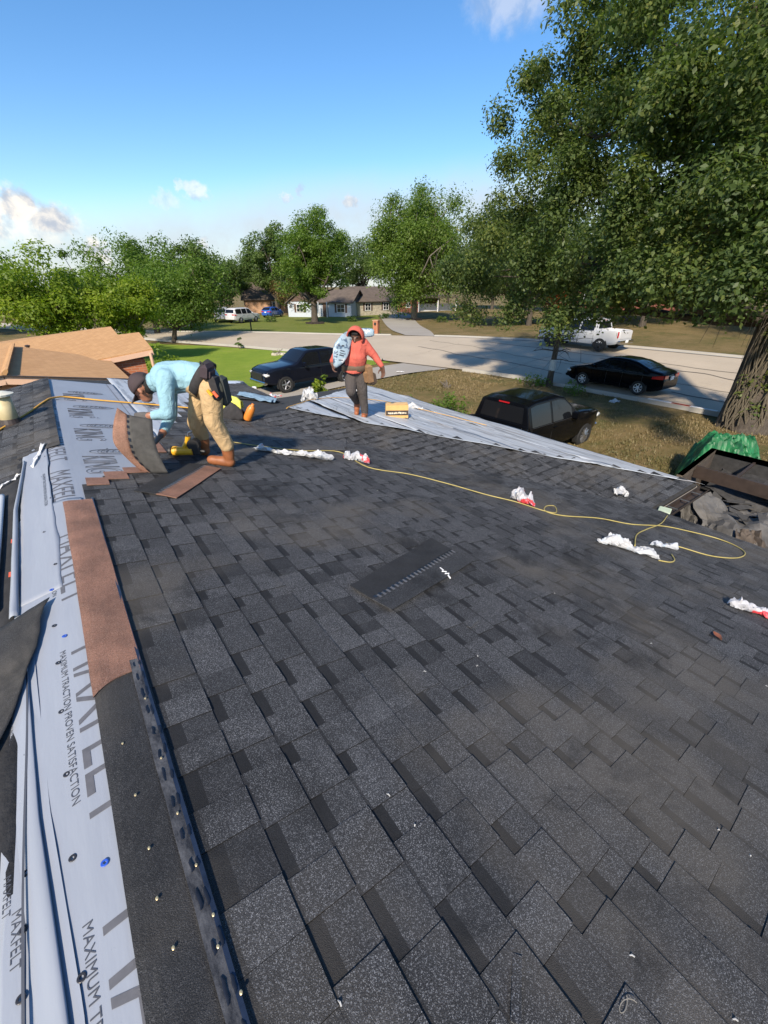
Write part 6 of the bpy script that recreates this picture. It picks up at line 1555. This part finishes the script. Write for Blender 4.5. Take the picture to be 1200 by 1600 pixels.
B += [(aL-UP*.02, .056, J(512, 1330, -.16), .048, 'boot2'), (J(512, 1335, -.15), .046, J(508, 1385, -.04), .042, 'boot2'), (J(516, 1345, -.19), .034, J(512, 1398, -.07), .030, 'sole')]
B += [(J(490, 745), .165, J(500, 620, .03), .175, 'red'), (J(500, 620, .02), .17, J(510, 480), .165, 'red'), (J(440, 440), .10, J(590, 430), .105, 'red'), (J(515, 410), .11, J(510, 380), .09, 'red')]
sR, eR, wR_ = J(612, 430), J(760, 590, .02), J(868, 745, .10)
B += [(sR, .085, eR, .060, 'red'), (eR, .058, J(850, 720, .09), .044, 'red'), (J(850, 720, .09), .036, wR_, .034, 'skin_d')]
hand(B, wR_, Vector((0, 0, -1))+RT*.15, -RT*.4+TOW*.5, 'skin_d', .6, 1.05)
sL, eL, wL = J(420, 440), J(215, 590, -.02), J(172, 700, .12)
B += [(sL, .085, eL, .060, 'red'), (eL, .058, J(172, 660, .10), .046, 'red'), (J(172, 660, .10), .036, wL, .034, 'skin_d')]
hand(B, wL, J(185, 770, .14)-wL, RT, 'skin_d', .9, 1.05)
h2_ = J(502, 312, .06); fd = (TOW*.88-UP*.38-RT*.18).normalized(); hu = (UP*.9+TOW*.35).normalized(); sd_ = fd.cross(hu).normalized()
B += [(J(512, 390, 0), .065, J(505, 350, .03), .06, 'skin_d'), (h2_+hu*.03-fd*.01, .088, h2_-hu*.02, .082, 'skin_d'), (h2_-hu*.06+fd*.02, .064, h2_-hu*.095+fd*.035, .046, 'hair'), (h2_+fd*.082-hu*.0, .017, h2_+fd*.103-hu*.03, .018, 'skin_d'),
      (h2_+fd*.080-hu*.062-sd_*.02, .012, h2_+fd*.080-hu*.062+sd_*.02, .012, 'skin'), (h2_+fd*.076-hu*.048-sd_*.03, .010, h2_+fd*.076-hu*.048+sd_*.03, .010, 'hair'), (h2_+fd*.060+hu*.075-sd_*.03, .03, h2_+fd*.06+hu*.075+sd_*.03, .03, 'hair')]
for s in (-1, 1): B += [(h2_+fd*.078+hu*.022+sd_*.036*s, .012, h2_+fd*.079+hu*.022+sd_*.040*s, .011, 'hair'), (h2_+sd_*.088*s-hu*.01, .018, h2_+sd_*.09*s-hu*.04, .014, 'skin_d')]
sculpt('body', B, pr, .010)
# hood
m = MB(); Rh = Matrix((sd_, fd, hu)).transposed()
def hood(u, v):
    a = math.radians(-152)+math.radians(304)*u; t = .05+2.5*v
    r0 = .128+.012*math.sin(t); a2 = a - math.pi/2
    p = Vector((r0*math.sin(t)*math.cos(a2), r0*math.sin(t)*math.sin(a2)-.01, .150*math.cos(t)))
    return tuple(h2_+Rh @ p+hu*.008)
def hood2(u, v):                                         # open at the face, pointed at the back of the crown
    s = (2*u-1); ang = s*2.05; t = v
    y = .075-.215*t; rad = .128*(math.sin(math.pi*(.36+.64*t)/1.02))**.6 if t < .98 else .01
    return tuple(h2_+Rh @ Vector((rad*math.sin(ang), y+.03*math.cos(ang)*(1-t), (rad*1.18)*math.cos(ang)+.018*(1-t))))
m.grid(hood2, 22, 10); m.build('hood', CL['red'], pr, smooth=True, thick=.012)
m = MB(); m.tube([h2_+Rh @ Vector((.128*math.sin(a)*.93, .078+.03*math.cos(a), .145*math.cos(a)+.016)) for a in np.linspace(-2.05, 2.05, 20)], .014, 6); m.build('hood_hem', CL['red'], pr, smooth=True)
# belt and pouches
wc = J(492, 745); m = MB(); V = []; n = 28
for j, (h, k) in enumerate(((-.045, 1), (-.04, 1.05), (.04, 1.05), (.045, 1))):
    for i in range(n): a = 2*math.pi*i/n; V.append(wc+RT*(.182*k*math.cos(a))+TOW*(.172*k*math.sin(a))+UP*h)
m.add(V, [(j*n+i, j*n+(i+1) % n, (j+1)*n+(i+1) % n, (j+1)*n+i) for j in range(3) for i in range(n)]); bl = m.build('tool_belt', plain('leather_belt', (.10, .065, .040), .7, var=.25), pr, smooth=True)
lea = plain('tan_leather_pouch', (.24, .135, .065), .75, var=.25, vs=12)
pouch(J(665, 840, .06), .30, .15, .10, Vector((-.12, 0, 1)), lea, 'pouch', bl); pouch(J(720, 900, .02), .20, .12, .10, Vector((-.25, 0, 1)), plain('dark_leather', (.07, .045, .03), .8), 'pouch', bl)
pouch(J(345, 760, .04), .12, .08, .07, Vector((.1, 0, 1)), lea, 'pouch', bl)
m = MB(); m.grid(lambda u, v: tuple(J(330+280*u, 795-40*math.sin(3.1*u)*0+45*v*math.sin(math.pi*u), .165*math.sin(math.pi*(.12+.76*u))+.02)), 14, 4); m.build('shirt_hem', CL['red'], pr, smooth=True, thick=.008)
# bundle of shingles in its printed wrap, bent over the shoulder
bd = empty('shingle_bundle', P1+np.array(J(430, 330, -.02)), 0, 'long sagging bundle of shingles in pale blue printed wrap on the walking worker\'s shoulder', 'shingle bundle'); bo = np.array(P1)-np.array(P1+np.array(J(430, 330, -.02)))
ax_ = catmull([J(245, 730, .30), J(285, 560, .26), J(335, 380, .16), J(440, 300, -.10), J(590, 270, -.26), J(745, 262, -.32)], 6)
wd_ = catmull([J(240, 730, .30)-J(300, 690, .26), J(200, 520, .30)-J(345, 560, .22), J(215, 400, .26)-J(370, 400, .10), (J(330, 260, 0)-J(440, 330, -.12)), Vector((0, 0, .09)), Vector((0, 0, .07))], 6)
def pack(i, a):                                          # cross section: rounded slab
    c = Vector(ax_[i]); w = Vector(wd_[i]); ln = w.length*.56+.02; w = w.normalized(); d = Vector(ax_[min(i+1, len(ax_)-1)])-Vector(ax_[max(i-1, 0)]); nrm = d.cross(w).normalized()
    ca, sa = math.cos(a), math.sin(a); e = .75 if i in (0, len(ax_)-1) else 1
    return c+w*(ln*e*math.copysign(abs(ca)**.5, ca))+nrm*(.055*e*math.copysign(abs(sa)**.6, sa))
na = 20; V = [tuple(pack(i, 2*math.pi*k/na)+Vector(bo)) for i in range(len(ax_)) for k in range(na)]
m = MB(); m.add(V, [(i*na+k, i*na+(k+1) % na, (i+1)*na+(k+1) % na, (i+1)*na+k) for i in range(len(ax_)-1) for k in range(na)]+[tuple(reversed(range(na))), tuple((len(ax_)-1)*na+k for k in range(na))])
bundle_mat = print_mat('bundle_wrap', (.34, .44, .51), [((.06, .10, .17), .56, 1.3, .85), ((.78, .78, .76), .60, .5, .7), ((.50, .06, .05), .70, .6, .8)], 11)
m.build('wrap', bundle_mat, bd, smooth=True)
m = MB()
for q in range(7):
    i = 3+q; a = 1.35 if True else 0
    for w_ in range(2):
        if (q*3+w_*5) % 4 == 0: continue
        p = [pack(i, .95+.5*w_+da)+Vector(bo)+(pack(i, 1.57)-Vector(ax_[i])).normalized()*.003 for da in (0, .12+.05*((q*7+w_*3) % 5))]; p2 = [pack(i, .95+.5*w_+da)+Vector(bo) for da in (0, .3)]
        d = (Vector(ax_[i+1])-Vector(ax_[i]))*(.3+.1*((q*5+w_) % 4))
        m.add([p[0], p[1], p[1]+d, p[0]+d], [(0, 1, 2, 3)])
tag(m.build('printed_mark', MT['ink_d'], bd, thick=.004), kind='stuff')
